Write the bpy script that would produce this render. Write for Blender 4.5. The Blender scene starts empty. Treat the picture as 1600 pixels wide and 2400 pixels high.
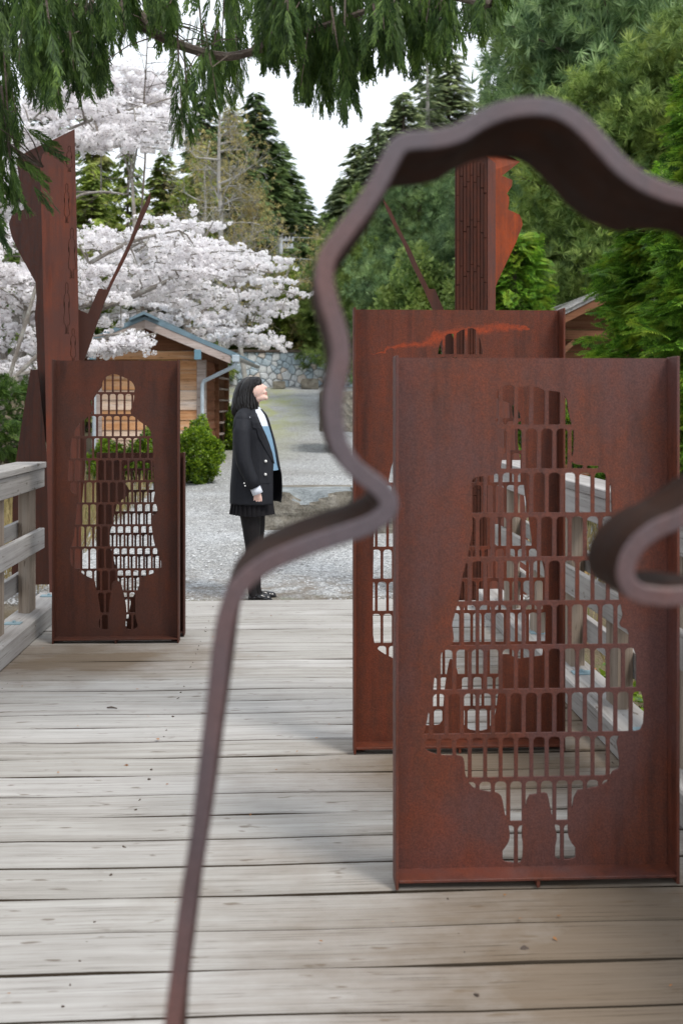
import bpy, bmesh, math, random
import numpy as np
from mathutils import Vector, Matrix

SC = bpy.context.scene
COL = SC.collection
rnd = random.Random(7)
NR = np.random.RandomState(11)
PI = math.pi
R = math.radians

# ------------------------------------------------------------------ camera, sky, sun, exposure
CAMZ = 1.48
YAW, PITCH, FPX = R(2.75), R(0.02), 2500.0
cd = bpy.data.cameras.new('camera'); cam = bpy.data.objects.new('camera', cd); COL.objects.link(cam)
cam.location = (0, 0, CAMZ)
cam.rotation_euler = (PI/2 - PITCH, 0, -YAW)
cd.sensor_width = 36; cd.lens = 36*FPX/2400
CY = 950 + FPX*math.tan(PITCH)
cd.shift_y = -(1200-CY)/2400
cd.clip_start = 0.05; cd.clip_end = 600
cd.dof.use_dof = True; cd.dof.focus_distance = 5.8; cd.dof.aperture_fstop = 4.0
SC.camera = cam
SUN_EL, SUN_AZ = R(55), R(138)      # azimuth measured from +Y towards +X
world = bpy.data.worlds.new('World'); SC.world = world; world.use_nodes = True
wn = world.node_tree.nodes; wl = world.node_tree.links
for n in list(wn): wn.remove(n)
wo = wn.new('ShaderNodeOutputWorld'); bg = wn.new('ShaderNodeBackground'); bg.inputs[1].default_value = 0.1
sky = wn.new('ShaderNodeTexSky'); sky.sky_type = 'NISHITA'; sky.sun_disc = False
sky.sun_elevation = SUN_EL; sky.sun_rotation = SUN_AZ
tc = wn.new('ShaderNodeTexCoord'); mp = wn.new('ShaderNodeMapping'); mp.inputs['Scale'].default_value = (1.6, 1.6, 3.2)
nz = wn.new('ShaderNodeTexNoise'); nz.inputs['Scale'].default_value = 1.5; nz.inputs['Detail'].default_value = 6
cr = wn.new('ShaderNodeValToRGB'); cr.color_ramp.elements[0].position = 0.30; cr.color_ramp.elements[0].color = (.58, .58, .58, 1)
cr.color_ramp.elements[1].position = 0.52; cr.color_ramp.elements[1].color = (1, 1, 1, 1)
mx = wn.new('ShaderNodeMixRGB'); mx.inputs[2].default_value = (7.6, 8.1, 8.7, 1)
wl.new(tc.outputs['Generated'], mp.inputs[0]); wl.new(mp.outputs[0], nz.inputs['Vector']); wl.new(nz.outputs['Fac'], cr.inputs[0])
wl.new(cr.outputs[0], mx.inputs[0]); wl.new(sky.outputs[0], mx.inputs[1]); wl.new(mx.outputs[0], bg.inputs[0]); wl.new(bg.outputs[0], wo.inputs[0])
sd = bpy.data.lights.new('sun', 'SUN'); sd.energy = 1.5; sd.angle = R(16); sd.color = (1, .95, .88)
sun = bpy.data.objects.new('sun', sd); COL.objects.link(sun)
sdir = Vector((math.sin(SUN_AZ)*math.cos(SUN_EL), math.cos(SUN_AZ)*math.cos(SUN_EL), math.sin(SUN_EL)))
sun.rotation_euler = sdir.to_track_quat('Z', 'Y').to_euler()
SC.view_settings.view_transform = 'Standard'; SC.view_settings.look = 'None'
SC.view_settings.exposure = 0.74; SC.view_settings.gamma = 1; SC.view_settings.use_curve_mapping = False
SC.render.engine = 'CYCLES'

# ------------------------------------------------------------------ helpers
CR = Matrix.Rotation(-YAW, 3, 'Z') @ Matrix.Rotation(-PITCH, 3, 'X')
def at(px, py, Y):
    """point of the vertical plane y=Y seen at photo pixel px,py"""
    d = CR @ Vector(((px-800)/FPX, 1, -(py-CY)/FPX))
    return Vector((d.x*Y/d.y, Y, CAMZ + d.z*Y/d.y))
def proj(p):
    q = CR.inverted() @ (Vector(p) - Vector((0, 0, CAMZ)))
    return 800+q.x/q.y*FPX, CY-q.z/q.y*FPX

def gz(x, y):
    return np.interp(y, [-60, 6.6, 8.13, 9.5, 12.5, 17, 21, 30, 40, 60, 100, 200], [-.9, -.75, -.03, 0, .09, .25, .45, 1.15, 2.18, 3.6, 6, 10])

ORG = {}
def thing(name, label, cat, loc=(0, 0, 0), rotz=0, group=None):
    o = bpy.data.objects.new(name, None); COL.objects.link(o); o.empty_display_size = .1
    o.location = loc; o.rotation_euler = (0, 0, rotz); o['label'] = label; o['category'] = cat
    if group: o['group'] = group
    ORG[o.name] = (Vector(loc), rotz)
    return o
def npm(name, V, F):
    me = bpy.data.meshes.new(name)
    V = np.asarray(V, dtype=np.float32); F = np.asarray(F, dtype=np.int32); k = F.shape[1]
    me.vertices.add(len(V)); me.vertices.foreach_set('co', V.ravel())
    me.loops.add(F.size); me.loops.foreach_set('vertex_index', F.ravel())
    me.polygons.add(len(F)); me.polygons.foreach_set('loop_start', np.arange(0, F.size, k, dtype=np.int32))
    try: me.polygons.foreach_set('loop_total', np.full(len(F), k, dtype=np.int32))
    except Exception: pass
    me.update(calc_edges=True); me.validate()
    return me
def link(name, me, mat, parent=None, kind=None, label=None, cat=None, group=None, smooth=False):
    o = bpy.data.objects.new(name, me); COL.objects.link(o)
    if mat is not None and len(me.materials) == 0: me.materials.append(mat)
    if smooth:
        me.polygons.foreach_set('use_smooth', [True]*len(me.polygons))
    if parent is not None: o.parent = parent
    if kind: o['kind'] = kind
    if label: o['label'] = label
    if cat: o['category'] = cat
    if group: o['group'] = group
    return o
def root_org(parent):
    p = parent
    while p.parent is not None: p = p.parent
    return ORG.get(p.name, (Vector((0, 0, 0)), 0))[0]
class MB:
    def __init__(s): s.V = []; s.F = []; s.M = []; s.mi = 0
    def add(s, V, F):
        b = len(s.V); s.V += [tuple(v) for v in V]; s.F += [tuple(i+b for i in f) for f in F]; s.M += [s.mi]*len(F)
    def box(s, x0, x1, y0, y1, z0, z1, c=0.0):
        if c <= 0:
            s.add([(x0,y0,z0),(x1,y0,z0),(x1,y1,z0),(x0,y1,z0),(x0,y0,z1),(x1,y0,z1),(x1,y1,z1),(x0,y1,z1)],
                  [(0,3,2,1),(4,5,6,7),(0,1,5,4),(1,2,6,5),(2,3,7,6),(3,0,4,7)])
        else:   # chamfered box
            bm = bmesh.new(); bmesh.ops.create_cube(bm, size=1)
            for v in bm.verts: v.co = Vector((x0+(v.co.x+.5)*(x1-x0), y0+(v.co.y+.5)*(y1-y0), z0+(v.co.z+.5)*(z1-z0)))
            bmesh.ops.bevel(bm, geom=list(bm.edges), offset=c, segments=1, affect='EDGES')
            bm.verts.index_update()
            s.add([v.co for v in bm.verts], [[v.index for v in f.verts] for f in bm.faces]); bm.free()
    def obox(s, a, b, w, h, up=(0,0,1)):
        """bar from a to b, width w, height h"""
        a = Vector(a); b = Vector(b); d = (b-a).normalized(); up = Vector(up)
        sx = d.cross(up)
        if sx.length < 1e-4: sx = d.cross(Vector((1,0,0)))
        sx.normalize(); u = sx.cross(d)
        V = []
        for p in (a, b):
            for (i, j) in ((-1,-1),(1,-1),(1,1),(-1,1)): V.append(p + sx*i*w/2 + u*j*h/2)
        s.add(V, [(0,1,2,3)[::-1],(4,5,6,7),(0,1,5,4)[::-1],(1,2,6,5)[::-1],(2,3,7,6)[::-1],(3,0,4,7)[::-1]])
    def tube(s, pts, rad, n=6, cap=True):
        pts = [Vector(p) for p in pts]
        if not hasattr(rad, '__len__'): rad = [rad]*len(pts)
        b = []; V = []; F = []
        prev = None
        for i, p in enumerate(pts):
            d = (pts[min(i+1, len(pts)-1)] - pts[max(i-1, 0)])
            if d.length < 1e-7: d = Vector((0,0,1))
            d.normalize()
            if prev is None:
                u = d.orthogonal().normalized()
            else:
                u = (prev - d*prev.dot(d))
                u = u.normalized() if u.length > 1e-5 else d.orthogonal().normalized()
            prev = u; w = d.cross(u)
            for k in range(n):
                a = 2*PI*k/n
                V.append(p + (u*math.cos(a) + w*math.sin(a))*rad[i])
        for i in range(len(pts)-1):
            for k in range(n):
                F.append((i*n+k, i*n+(k+1)%n, (i+1)*n+(k+1)%n, (i+1)*n+k))
        if cap:
            F.append(tuple(range(n))[::-1]); F.append(tuple(range((len(pts)-1)*n, len(pts)*n)))
        s.add(V, F)
    def prism(s, pts2, y0, y1):
        """outline in x,z given as list of (x,z); extruded from y0 to y1"""
        n = len(pts2)
        V = [(x, y0, z) for x, z in pts2] + [(x, y1, z) for x, z in pts2]
        from mathutils.geometry import tessellate_polygon
        T = tessellate_polygon([[Vector((x, z, 0)) for x, z in pts2]])
        F = [tuple(t) for t in T] + [tuple(i+n for i in t[::-1]) for t in T]
        F += [(i, (i+1) % n, (i+1) % n+n, i+n) for i in range(n)]
        s.add(V, F)
    def mesh(s, name, mats=None, org=None):
        me = bpy.data.meshes.new(name)
        V = s.V if org is None else [(v[0]-org[0], v[1]-org[1], v[2]-org[2]) for v in s.V]
        me.from_pydata(V, [], s.F); me.update()
        if mats:
            for m in mats: me.materials.append(m)
            me.polygons.foreach_set('material_index', s.M)
        bm = bmesh.new(); bm.from_mesh(me); bmesh.ops.recalc_face_normals(bm, faces=bm.faces); bm.to_mesh(me); bm.free()
        return me
    def build(s, name, mat, parent=None, local=False, **kw):
        org = None if (parent is None or local) else root_org(parent)
        return link(name, s.mesh(name, None, org), mat, parent, **kw)
def copy_tree(o, parent=None):
    c = o.copy(); COL.objects.link(c); c.parent = parent
    for ch in list(o.children): copy_tree(ch, c)
    return c

# ------------------------------------------------------------------ materials
def newmat(name):
    m = bpy.data.materials.new(name); m.use_nodes = True
    nt = m.node_tree; p = nt.nodes['Principled BSDF']
    return m, nt, nt.nodes, nt.links, p
def N(ns, t, **kw):
    n = ns.new(t)
    for k, v in kw.items():
        if k in n.inputs: n.inputs[k].default_value = v
        else: setattr(n, k, v)
    return n
def ramp(ns, stops):
    r = ns.new('ShaderNodeValToRGB'); e = r.color_ramp.elements
    while len(e) < len(stops): e.new(.5)
    for i, (p, c) in enumerate(stops):
        e[i].position = p; e[i].color = (*c, 1) if len(c) == 3 else c
    return r
def mixc(ns, ls, f, a, b, mode='MIX'):
    m = ns.new('ShaderNodeMixRGB'); m.blend_type = mode
    for i, v in ((0, f), (1, a), (2, b)):
        if hasattr(v, 'is_output') or isinstance(v, bpy.types.NodeSocket): ls.new(v, m.inputs[i])
        elif i == 0: m.inputs[0].default_value = v
        else: m.inputs[i].default_value = (*v, 1)
    return m.outputs[0]
def noise(ns, ls, vec, scale, detail=3, rough=.5, mscale=None, out='Fac'):
    if mscale is not None:
        mpn = ns.new('ShaderNodeMapping'); mpn.inputs['Scale'].default_value = mscale
        ls.new(vec, mpn.inputs[0]); vec = mpn.outputs[0]
    n = ns.new('ShaderNodeTexNoise'); n.inputs['Scale'].default_value = scale
    n.inputs['Detail'].default_value = detail; n.inputs['Roughness'].default_value = rough
    ls.new(vec, n.inputs['Vector'])
    return n.outputs[out]
def bump(ns, ls, p, h, strength, dist=.01):
    b = ns.new('ShaderNodeBump'); b.inputs['Strength'].default_value = strength; b.inputs['Distance'].default_value = dist
    ls.new(h, b.inputs['Height']); ls.new(b.outputs[0], p.inputs['Normal'])

def steel(name, dark, mid, bright, tint=None, rough=.62, patch=.55, spec=.35, streak=.5, fine=1.0, run=None):
    m, nt, ns, ls, p = newmat(name)
    v = ns.new('ShaderNodeNewGeometry').outputs['Position']
    big = noise(ns, ls, v, 1.7, 5, .6)
    st = noise(ns, ls, v, 5, 4, .6, (6, 6, .35))
    sp = noise(ns, ls, v, 260*fine, 2, .6)
    md = noise(ns, ls, v, 22, 5, .7)
    r1 = ramp(ns, [(.32, dark), (.62, mid)]); ls.new(md, r1.inputs[0])
    r2 = ramp(ns, [(patch, (0, 0, 0)), (patch+.17, (1, 1, 1))]); ls.new(big, r2.inputs[0])
    r3 = ramp(ns, [(.46, (0, 0, 0)), (.66, (streak,)*3)]); ls.new(st, r3.inputs[0])
    c = mixc(ns, ls, r3.outputs[0], r1.outputs[0], bright)
    sd2 = noise(ns, ls, v, 16, 4, .65, (1, 1, .09)); rd2 = ramp(ns, [(.34, (.55, .55, .58)), (.50, (1, 1, 1)), (.72, (1.14, 1.1, 1.05))]); ls.new(sd2, rd2.inputs[0])
    c = mixc(ns, ls, .8, c, rd2.outputs[0], 'MULTIPLY')
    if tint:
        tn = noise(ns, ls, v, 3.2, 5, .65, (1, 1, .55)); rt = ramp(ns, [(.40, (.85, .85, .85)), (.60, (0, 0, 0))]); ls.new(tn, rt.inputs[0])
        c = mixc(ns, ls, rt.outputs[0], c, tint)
    f = ns.new('ShaderNodeMath'); f.operation = 'MULTIPLY'; f.inputs[1].default_value = .7; ls.new(r2.outputs[0], f.inputs[0])
    c = mixc(ns, ls, f.outputs[0], c, bright)
    if run:
        # bright fresh rust where water ran along the plate
        pa, pb = at(*run[0], run[2]), at(*run[1], run[2]); k = (pb.z-pa.z)/(pb.x-pa.x)
        sx = ns.new('ShaderNodeSeparateXYZ'); ls.new(v, sx.inputs[0])
        def M(op, a_, b_):
            n = ns.new('ShaderNodeMath'); n.operation = op
            for i_, q in enumerate((a_, b_)):
                if isinstance(q, (int, float)): n.inputs[i_].default_value = q
                else: ls.new(q, n.inputs[i_])
            return n.outputs[0]
        wob = noise(ns, ls, v, 6, 4, .6)
        lin = M('SUBTRACT', M('SUBTRACT', sx.outputs[2], M('MULTIPLY', M('SUBTRACT', sx.outputs[0], pa.x), k)), pa.z)
        dist = M('ABSOLUTE', M('ADD', lin, M('MULTIPLY', M('SUBTRACT', wob, .5), .16)), 0)
        uu = M('DIVIDE', M('SUBTRACT', sx.outputs[0], pa.x), pb.x-pa.x)
        wid = M('ADD', .002, M('MULTIPLY', M('MULTIPLY', uu, M('SUBTRACT', 1.0, uu)), M('ADD', .05, M('MULTIPLY', uu, .14))))
        m1 = M('SUBTRACT', 1.0, M('MINIMUM', M('DIVIDE', dist, wid), 1.0))
        e1 = M('MULTIPLY', M('GREATER_THAN', sx.outputs[0], pa.x), M('LESS_THAN', sx.outputs[0], pb.x))
        m1 = M('MINIMUM', M('MULTIPLY', M('MULTIPLY', M('MULTIPLY', m1, e1), 2.2), M('SUBTRACT', M('MULTIPLY', md, 1.6), .35)), .85)
        c = mixc(ns, ls, m1, c, (.29, .042, .009))
    r4 = ramp(ns, [(.35, (.72, .72, .72)), (.65, (1.25, 1.23, 1.22))]); ls.new(sp, r4.inputs[0])
    c = mixc(ns, ls, 1.0, c, r4.outputs[0], 'MULTIPLY')
    ls.new(c, p.inputs['Base Color'])
    rr = ramp(ns, [(.3, (rough-.1,)*3), (.7, (rough+.13,)*3)]); ls.new(md, rr.inputs[0]); ls.new(rr.outputs[0], p.inputs['Roughness'])
    p.inputs['Specular IOR Level'].default_value = spec
    bump(ns, ls, p, sp, .25, .002)
    return m
M_ST = steel('rusted_steel', (.088, .027, .016), (.122, .031, .014), (.165, .032, .011), tint=(.090, .038, .034), patch=.55, spec=.42, streak=.22)  # purplish tint patches paint the reflected sky sheen into the rust colour
M_ST2 = steel('rusted_steel_streaked', (.080, .024, .014), (.112, .029, .013), (.15, .030, .011), patch=.56, spec=.33, run=((868, 828), (1240, 760), 4.59))
M_STD = steel('rusted_steel_brown', (.060, .020, .013), (.080, .025, .013), (.115, .026, .010), streak=.22, tint=(.058, .023, .016), patch=.57, spec=.28)
M_STO = steel('rusted_steel_orange', (.16, .032, .010), (.25, .046, .012), (.33, .058, .012), tint=(.14, .038, .018), patch=.48, spec=.15)
M_STC = steel('rusted_steel_red', (.100, .034, .023), (.135, .040, .023), (.20, .044, .018), tint=(.09, .036, .028), patch=.62, spec=.25)
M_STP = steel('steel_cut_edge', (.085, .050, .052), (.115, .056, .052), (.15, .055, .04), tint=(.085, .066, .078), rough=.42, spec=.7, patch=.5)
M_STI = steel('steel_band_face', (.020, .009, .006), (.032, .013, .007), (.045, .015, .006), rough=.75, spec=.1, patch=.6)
M_STG = steel('rusted_steel_tile', (.040, .0125, .007), (.065, .018, .009), (.085, .020, .008), patch=.6, spec=.2)
def flat(name, c, rough=.6, spec=.4, metal=0, var=.15, scale=8, bmp=0):
    m, nt, ns, ls, p = newmat(name)
    v = ns.new('ShaderNodeNewGeometry').outputs['Position']
    n = noise(ns, ls, v, scale, 4, .6)
    lo = tuple(x*(1-var) for x in c); hi = tuple(min(1, x*(1+var)) for x in c)
    r = ramp(ns, [(.3, lo), (.7, hi)]); ls.new(n, r.inputs[0]); ls.new(r.outputs[0], p.inputs['Base Color'])
    p.inputs['Roughness'].default_value = rough; p.inputs['Specular IOR Level'].default_value = spec; p.inputs['Metallic'].default_value = metal
    if bmp: bump(ns, ls, p, n, bmp, .01)
    return m
def wood(name, cols, axis='X', grain=26, warm=None, stain=False, spec=.1, stainc=(.16, .115, .075)):
    m, nt, ns, ls, p = newmat(name)
    v = ns.new('ShaderNodeNewGeometry').outputs['Position']
    oi = ns.new('ShaderNodeObjectInfo')
    add = ns.new('ShaderNodeVectorMath'); add.operation = 'MULTIPLY_ADD'; add.inputs[1].default_value = (1, 1, 1)
    cx = ns.new('ShaderNodeCombineXYZ'); mu = ns.new('ShaderNodeMath'); mu.operation = 'MULTIPLY'; mu.inputs[1].default_value = 37
    ls.new(oi.outputs['Random'], mu.inputs[0])
    for i in range(3): ls.new(mu.outputs[0], cx.inputs[i])
    ls.new(v, add.inputs[0]); ls.new(cx.outputs[0], add.inputs[2]); w = add.outputs[0]
    k = .022
    ms = {'X': (k, 1, 1), 'Y': (1, k, 1), 'Z': (1, 1, k)}[axis]
    g = noise(ns, ls, w, grain*3.2, 5, .7, ms)
    g2 = noise(ns, ls, w, grain*.6, 4, .6, ms)
    b = noise(ns, ls, w, 2.2, 4, .6)
    r = ramp(ns, [(.25, cols[0]), (.5, cols[1]), (.75, cols[2])]); ls.new(g2, r.inputs[0])
    rg = ramp(ns, [(.31, (.46, .43, .40)), (.43, (.95, .95, .94)), (.7, (1.12, 1.12, 1.12))]); ls.new(g, rg.inputs[0])
    c = mixc(ns, ls, 1.0, r.outputs[0], rg.outputs[0], 'MULTIPLY')
    rb = ramp(ns, [(.3, (.88, .87, .86)), (.7, (1.06, 1.06, 1.06))]); ls.new(b, rb.inputs[0])
    c = mixc(ns, ls, 1.0, c, rb.outputs[0], 'MULTIPLY')
    rr = ramp(ns, [(0, (.90, .89, .87)), (1, (1.07, 1.07, 1.08))]); ls.new(oi.outputs['Random'], rr.inputs[0])
    c = mixc(ns, ls, 1.0, c, rr.outputs[0], 'MULTIPLY')
    # dark knots and specks stretched along the grain
    kn = noise(ns, ls, w, 34, 2, .5, {'X': (.28, 1, 1), 'Y': (1, .28, 1), 'Z': (1, 1, .28)}[axis])
    rk = ramp(ns, [(.67, (1, 1, 1)), (.74, (.42, .36, .31))]); ls.new(kn, rk.inputs[0])
    c = mixc(ns, ls, .8, c, rk.outputs[0], 'MULTIPLY')
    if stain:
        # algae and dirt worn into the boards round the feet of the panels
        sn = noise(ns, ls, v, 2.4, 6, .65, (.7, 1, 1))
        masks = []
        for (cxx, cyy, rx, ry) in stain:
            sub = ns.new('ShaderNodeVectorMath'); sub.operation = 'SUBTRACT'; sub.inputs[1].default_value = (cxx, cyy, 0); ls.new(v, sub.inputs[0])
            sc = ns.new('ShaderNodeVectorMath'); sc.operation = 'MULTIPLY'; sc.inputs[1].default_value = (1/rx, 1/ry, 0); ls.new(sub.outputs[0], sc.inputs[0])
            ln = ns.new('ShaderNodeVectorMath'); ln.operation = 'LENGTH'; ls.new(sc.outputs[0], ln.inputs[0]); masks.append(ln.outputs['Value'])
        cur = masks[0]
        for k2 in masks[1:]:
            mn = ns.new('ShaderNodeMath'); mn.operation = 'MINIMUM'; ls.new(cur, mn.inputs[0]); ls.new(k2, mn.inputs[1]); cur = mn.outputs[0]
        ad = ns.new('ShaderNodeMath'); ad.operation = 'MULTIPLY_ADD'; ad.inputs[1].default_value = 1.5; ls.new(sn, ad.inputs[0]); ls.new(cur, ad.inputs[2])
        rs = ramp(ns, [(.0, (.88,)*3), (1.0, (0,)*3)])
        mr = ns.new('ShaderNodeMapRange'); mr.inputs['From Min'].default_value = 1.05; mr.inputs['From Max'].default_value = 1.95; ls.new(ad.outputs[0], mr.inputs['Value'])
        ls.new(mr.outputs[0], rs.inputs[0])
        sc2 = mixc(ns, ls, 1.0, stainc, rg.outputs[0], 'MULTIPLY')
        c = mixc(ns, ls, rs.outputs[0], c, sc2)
    ls.new(c, p.inputs['Base Color']); p.inputs['Roughness'].default_value = .8; p.inputs['Specular IOR Level'].default_value = spec
    bump(ns, ls, p, g, .35, .003)
    return m
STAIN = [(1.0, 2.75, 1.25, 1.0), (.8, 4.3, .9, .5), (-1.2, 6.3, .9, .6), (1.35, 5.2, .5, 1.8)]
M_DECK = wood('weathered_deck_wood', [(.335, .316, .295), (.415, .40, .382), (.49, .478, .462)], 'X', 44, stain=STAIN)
M_DWOOD = wood('seam_shade_plank_side', [(.05, .038, .028), (.075, .058, .042), (.10, .08, .06)], 'X', 24)  # dark plank sides: the shade inside the seams is put into the colour
M_RAIL = wood('weathered_rail_wood', [(.27, .25, .24), (.37, .355, .345), (.46, .445, .43)], 'Y', 30)
M_POST = wood('weathered_post_wood', [(.20, .155, .12), (.30, .245, .20), (.38, .33, .28)], 'Z', 30)
M_CED = wood('cedar_siding', [(.46, .20, .085), (.60, .33, .17), (.60, .46, .36)], 'X', 16)
M_CEDP = wood('pale_cedar_siding', [(.60, .43, .32), (.70, .53, .41), (.60, .56, .54)], 'X', 16)
M_CEDD = wood('dark_cedar', [(.14, .06, .035), (.22, .10, .055), (.28, .15, .09)], 'X', 16)
M_CEDY = wood('side_cedar', [(.20, .085, .05), (.30, .13, .075), (.34, .19, .13)], 'Y', 16)
M_BARGE = wood('pale_bargeboard', [(.38, .30, .27), (.48, .40, .37), (.55, .48, .45)], 'X', 14)
M_BLUE = flat('blue_metal_roof', (.16, .24, .29), .45, .5, 0, .12)
M_BLUEB = flat('blue_beam_cap', (.16, .30, .38), .5, .4)
M_PIPE = flat('white_downpipe', (.45, .52, .58), .35, .5)
M_CONC = flat('concrete', (.42, .41, .40), .85, .2, 0, .2, 6)
M_GALV = flat('galvanised_bracket', (.24, .34, .38), .5, .5)
M_GALVL = flat('grey_pole', (.48, .50, .54), .6, .4)
M_DARK = flat('dark_gap', (.012, .010, .009), .9, .1)
M_NAIL = flat('nail', (.10, .075, .06), .6, .4, .3)
def rock(name, cs, scale=5, b=.7):
    m, nt, ns, ls, p = newmat(name)
    v = ns.new('ShaderNodeNewGeometry').outputs['Position']
    a = noise(ns, ls, v, scale, 8, .68); f = noise(ns, ls, v, scale*9, 5, .7)
    r = ramp(ns, [(.3, cs[0]), (.5, cs[1]), (.7, cs[2])]); ls.new(a, r.inputs[0])
    r2 = ramp(ns, [(.3, (.62,)*3), (.7, (1.3,)*3)]); ls.new(f, r2.inputs[0])
    c = mixc(ns, ls, 1.0, r.outputs[0], r2.outputs[0], 'MULTIPLY'); ls.new(c, p.inputs['Base Color'])
    p.inputs['Roughness'].default_value = .85; p.inputs['Specular IOR Level'].default_value = .25
    bump(ns, ls, p, f, b, .02)
    return m
M_RKB = rock('brown_rock', [(.10, .085, .065), (.22, .20, .165), (.34, .32, .28)])
M_RKT = rock('slate_rock_top', [(.13, .145, .15), (.24, .26, .265), (.40, .42, .425)], 4)
M_SW = [rock('blue_grey_stone', [(.36, .45, .53), (.52, .61, .68), (.66, .73, .78)], 3, .3),
        rock('pale_grey_stone', [(.60, .63, .66), (.72, .74, .76), (.80, .82, .83)], 3, .3),
        rock('tan_stone', [(.60, .50, .44), (.72, .64, .58), (.78, .73, .68)], 3, .3)]
M_BARK = rock('bark', [(.07, .05, .04), (.13, .10, .08), (.20, .17, .14)], 7)
M_BARKL = rock('lichen_bark', [(.16, .13, .11), (.28, .25, .22), (.42, .42, .38)], 9)
M_BARKG = rock('pale_grey_bark', [(.28, .26, .24), (.42, .40, .38), (.55, .54, .51)], 3)
def leaf(name, c1, c2, c3=None, trans=.3, nscale=.6, rough=.55, spec=.3):
    m, nt, ns, ls, p = newmat(name)
    g = ns.new('ShaderNodeNewGeometry')
    r = ramp(ns, [(0, c1), (1, c2)]); ls.new(g.outputs['Random Per Island'], r.inputs[0])
    c = r.outputs[0]
    n = noise(ns, ls, g.outputs['Position'], nscale, 4, .6)
    rn = ramp(ns, [(.36, (.72, .74, .72)), (.62, (1.35, 1.3, 1.15))]); ls.new(n, rn.inputs[0])
    c = mixc(ns, ls, 1.0, c, rn.outputs[0], 'MULTIPLY')
    if nscale < 2.0:
        nb_ = noise(ns, ls, g.outputs['Position'], nscale*7, 2, .5); rb_ = ramp(ns, [(.40, (.55, .62, .62)), (.60, (1.35, 1.28, 1.2))]); ls.new(nb_, rb_.inputs[0])
        c = mixc(ns, ls, 1.0, c, rb_.outputs[0], 'MULTIPLY')
    if c3:
        n2 = noise(ns, ls, g.outputs['Position'], nscale*2.3, 3, .6)
        r3 = ramp(ns, [(.5, (0, 0, 0)), (.72, (.8, .8, .8))]); ls.new(n2, r3.inputs[0])
        c = mixc(ns, ls, r3.outputs[0], c, c3)
    ls.new(c, p.inputs['Base Color']); p.inputs['Roughness'].default_value = rough; p.inputs['Specular IOR Level'].default_value = spec
    t = ns.new('ShaderNodeBsdfTranslucent'); ls.new(c, t.inputs[0])
    mxs = ns.new('ShaderNodeMixShader'); mxs.inputs[0].default_value = trans
    ls.new(p.outputs[0], mxs.inputs[1]); ls.new(t.outputs[0], mxs.inputs[2]); ls.new(mxs.outputs[0], nt.nodes['Material Output'].inputs[0])
    return m
L_FIR = leaf('fir_needles', (.07, .12, .045), (.19, .27, .11), None, .4, .25)
L_FIR2 = leaf('grey_fir_needles', (.13, .18, .09), (.30, .36, .21), None, .4, .3)
L_CEDAR = leaf('yellow_green_cedar', (.13, .20, .04), (.32, .40, .10), (.36, .32, .12), .45, .3)
L_PINE = leaf('pine_needles', (.12, .20, .05), (.36, .48, .18), (.33, .38, .08), .4, .45)
L_PINEB = leaf('bluish_pine_needles', (.12, .21, .09), (.35, .49, .29), (.28, .36, .10), .4, .45)
L_THUJA = leaf('thuja_sprays', (.055, .15, .02), (.20, .38, .045), (.42, .50, .05), .42, 1.6)
L_HANG = leaf('hanging_cedar_sprays', (.020, .055, .012), (.13, .22, .05), (.08, .15, .03), .42, 1.4)
L_BUSH = leaf('glossy_shrub_leaves', (.045, .12, .015), (.31, .44, .03), None, .35, 2.5, .35, .5)
L_BUD = leaf('olive_buds', (.28, .25, .11), (.50, .45, .22), (.38, .29, .14), .45, .5)
L_BLOS = leaf('cherry_blossom', (.93, .905, .915), (.97, .955, .96), None, .55, 3)
L_GRASS = leaf('dry_grass', (.26, .20, .10), (.42, .34, .18), (.16, .2, .06), .4, 2)
L_DEAD = leaf('fallen_leaves', (.24, .10, .04), (.42, .20, .08), None, .2, 2)
bn = L_BLOS.node_tree
for n in bn.nodes:
    if n.bl_idname == 'ShaderNodeValToRGB' and abs(n.color_ramp.elements[0].position-.36) < .01:
        n.color_ramp.elements[0].color = (.98, .98, .98, 1); n.color_ramp.elements[1].color = (1.02, 1.02, 1.02, 1)

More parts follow.
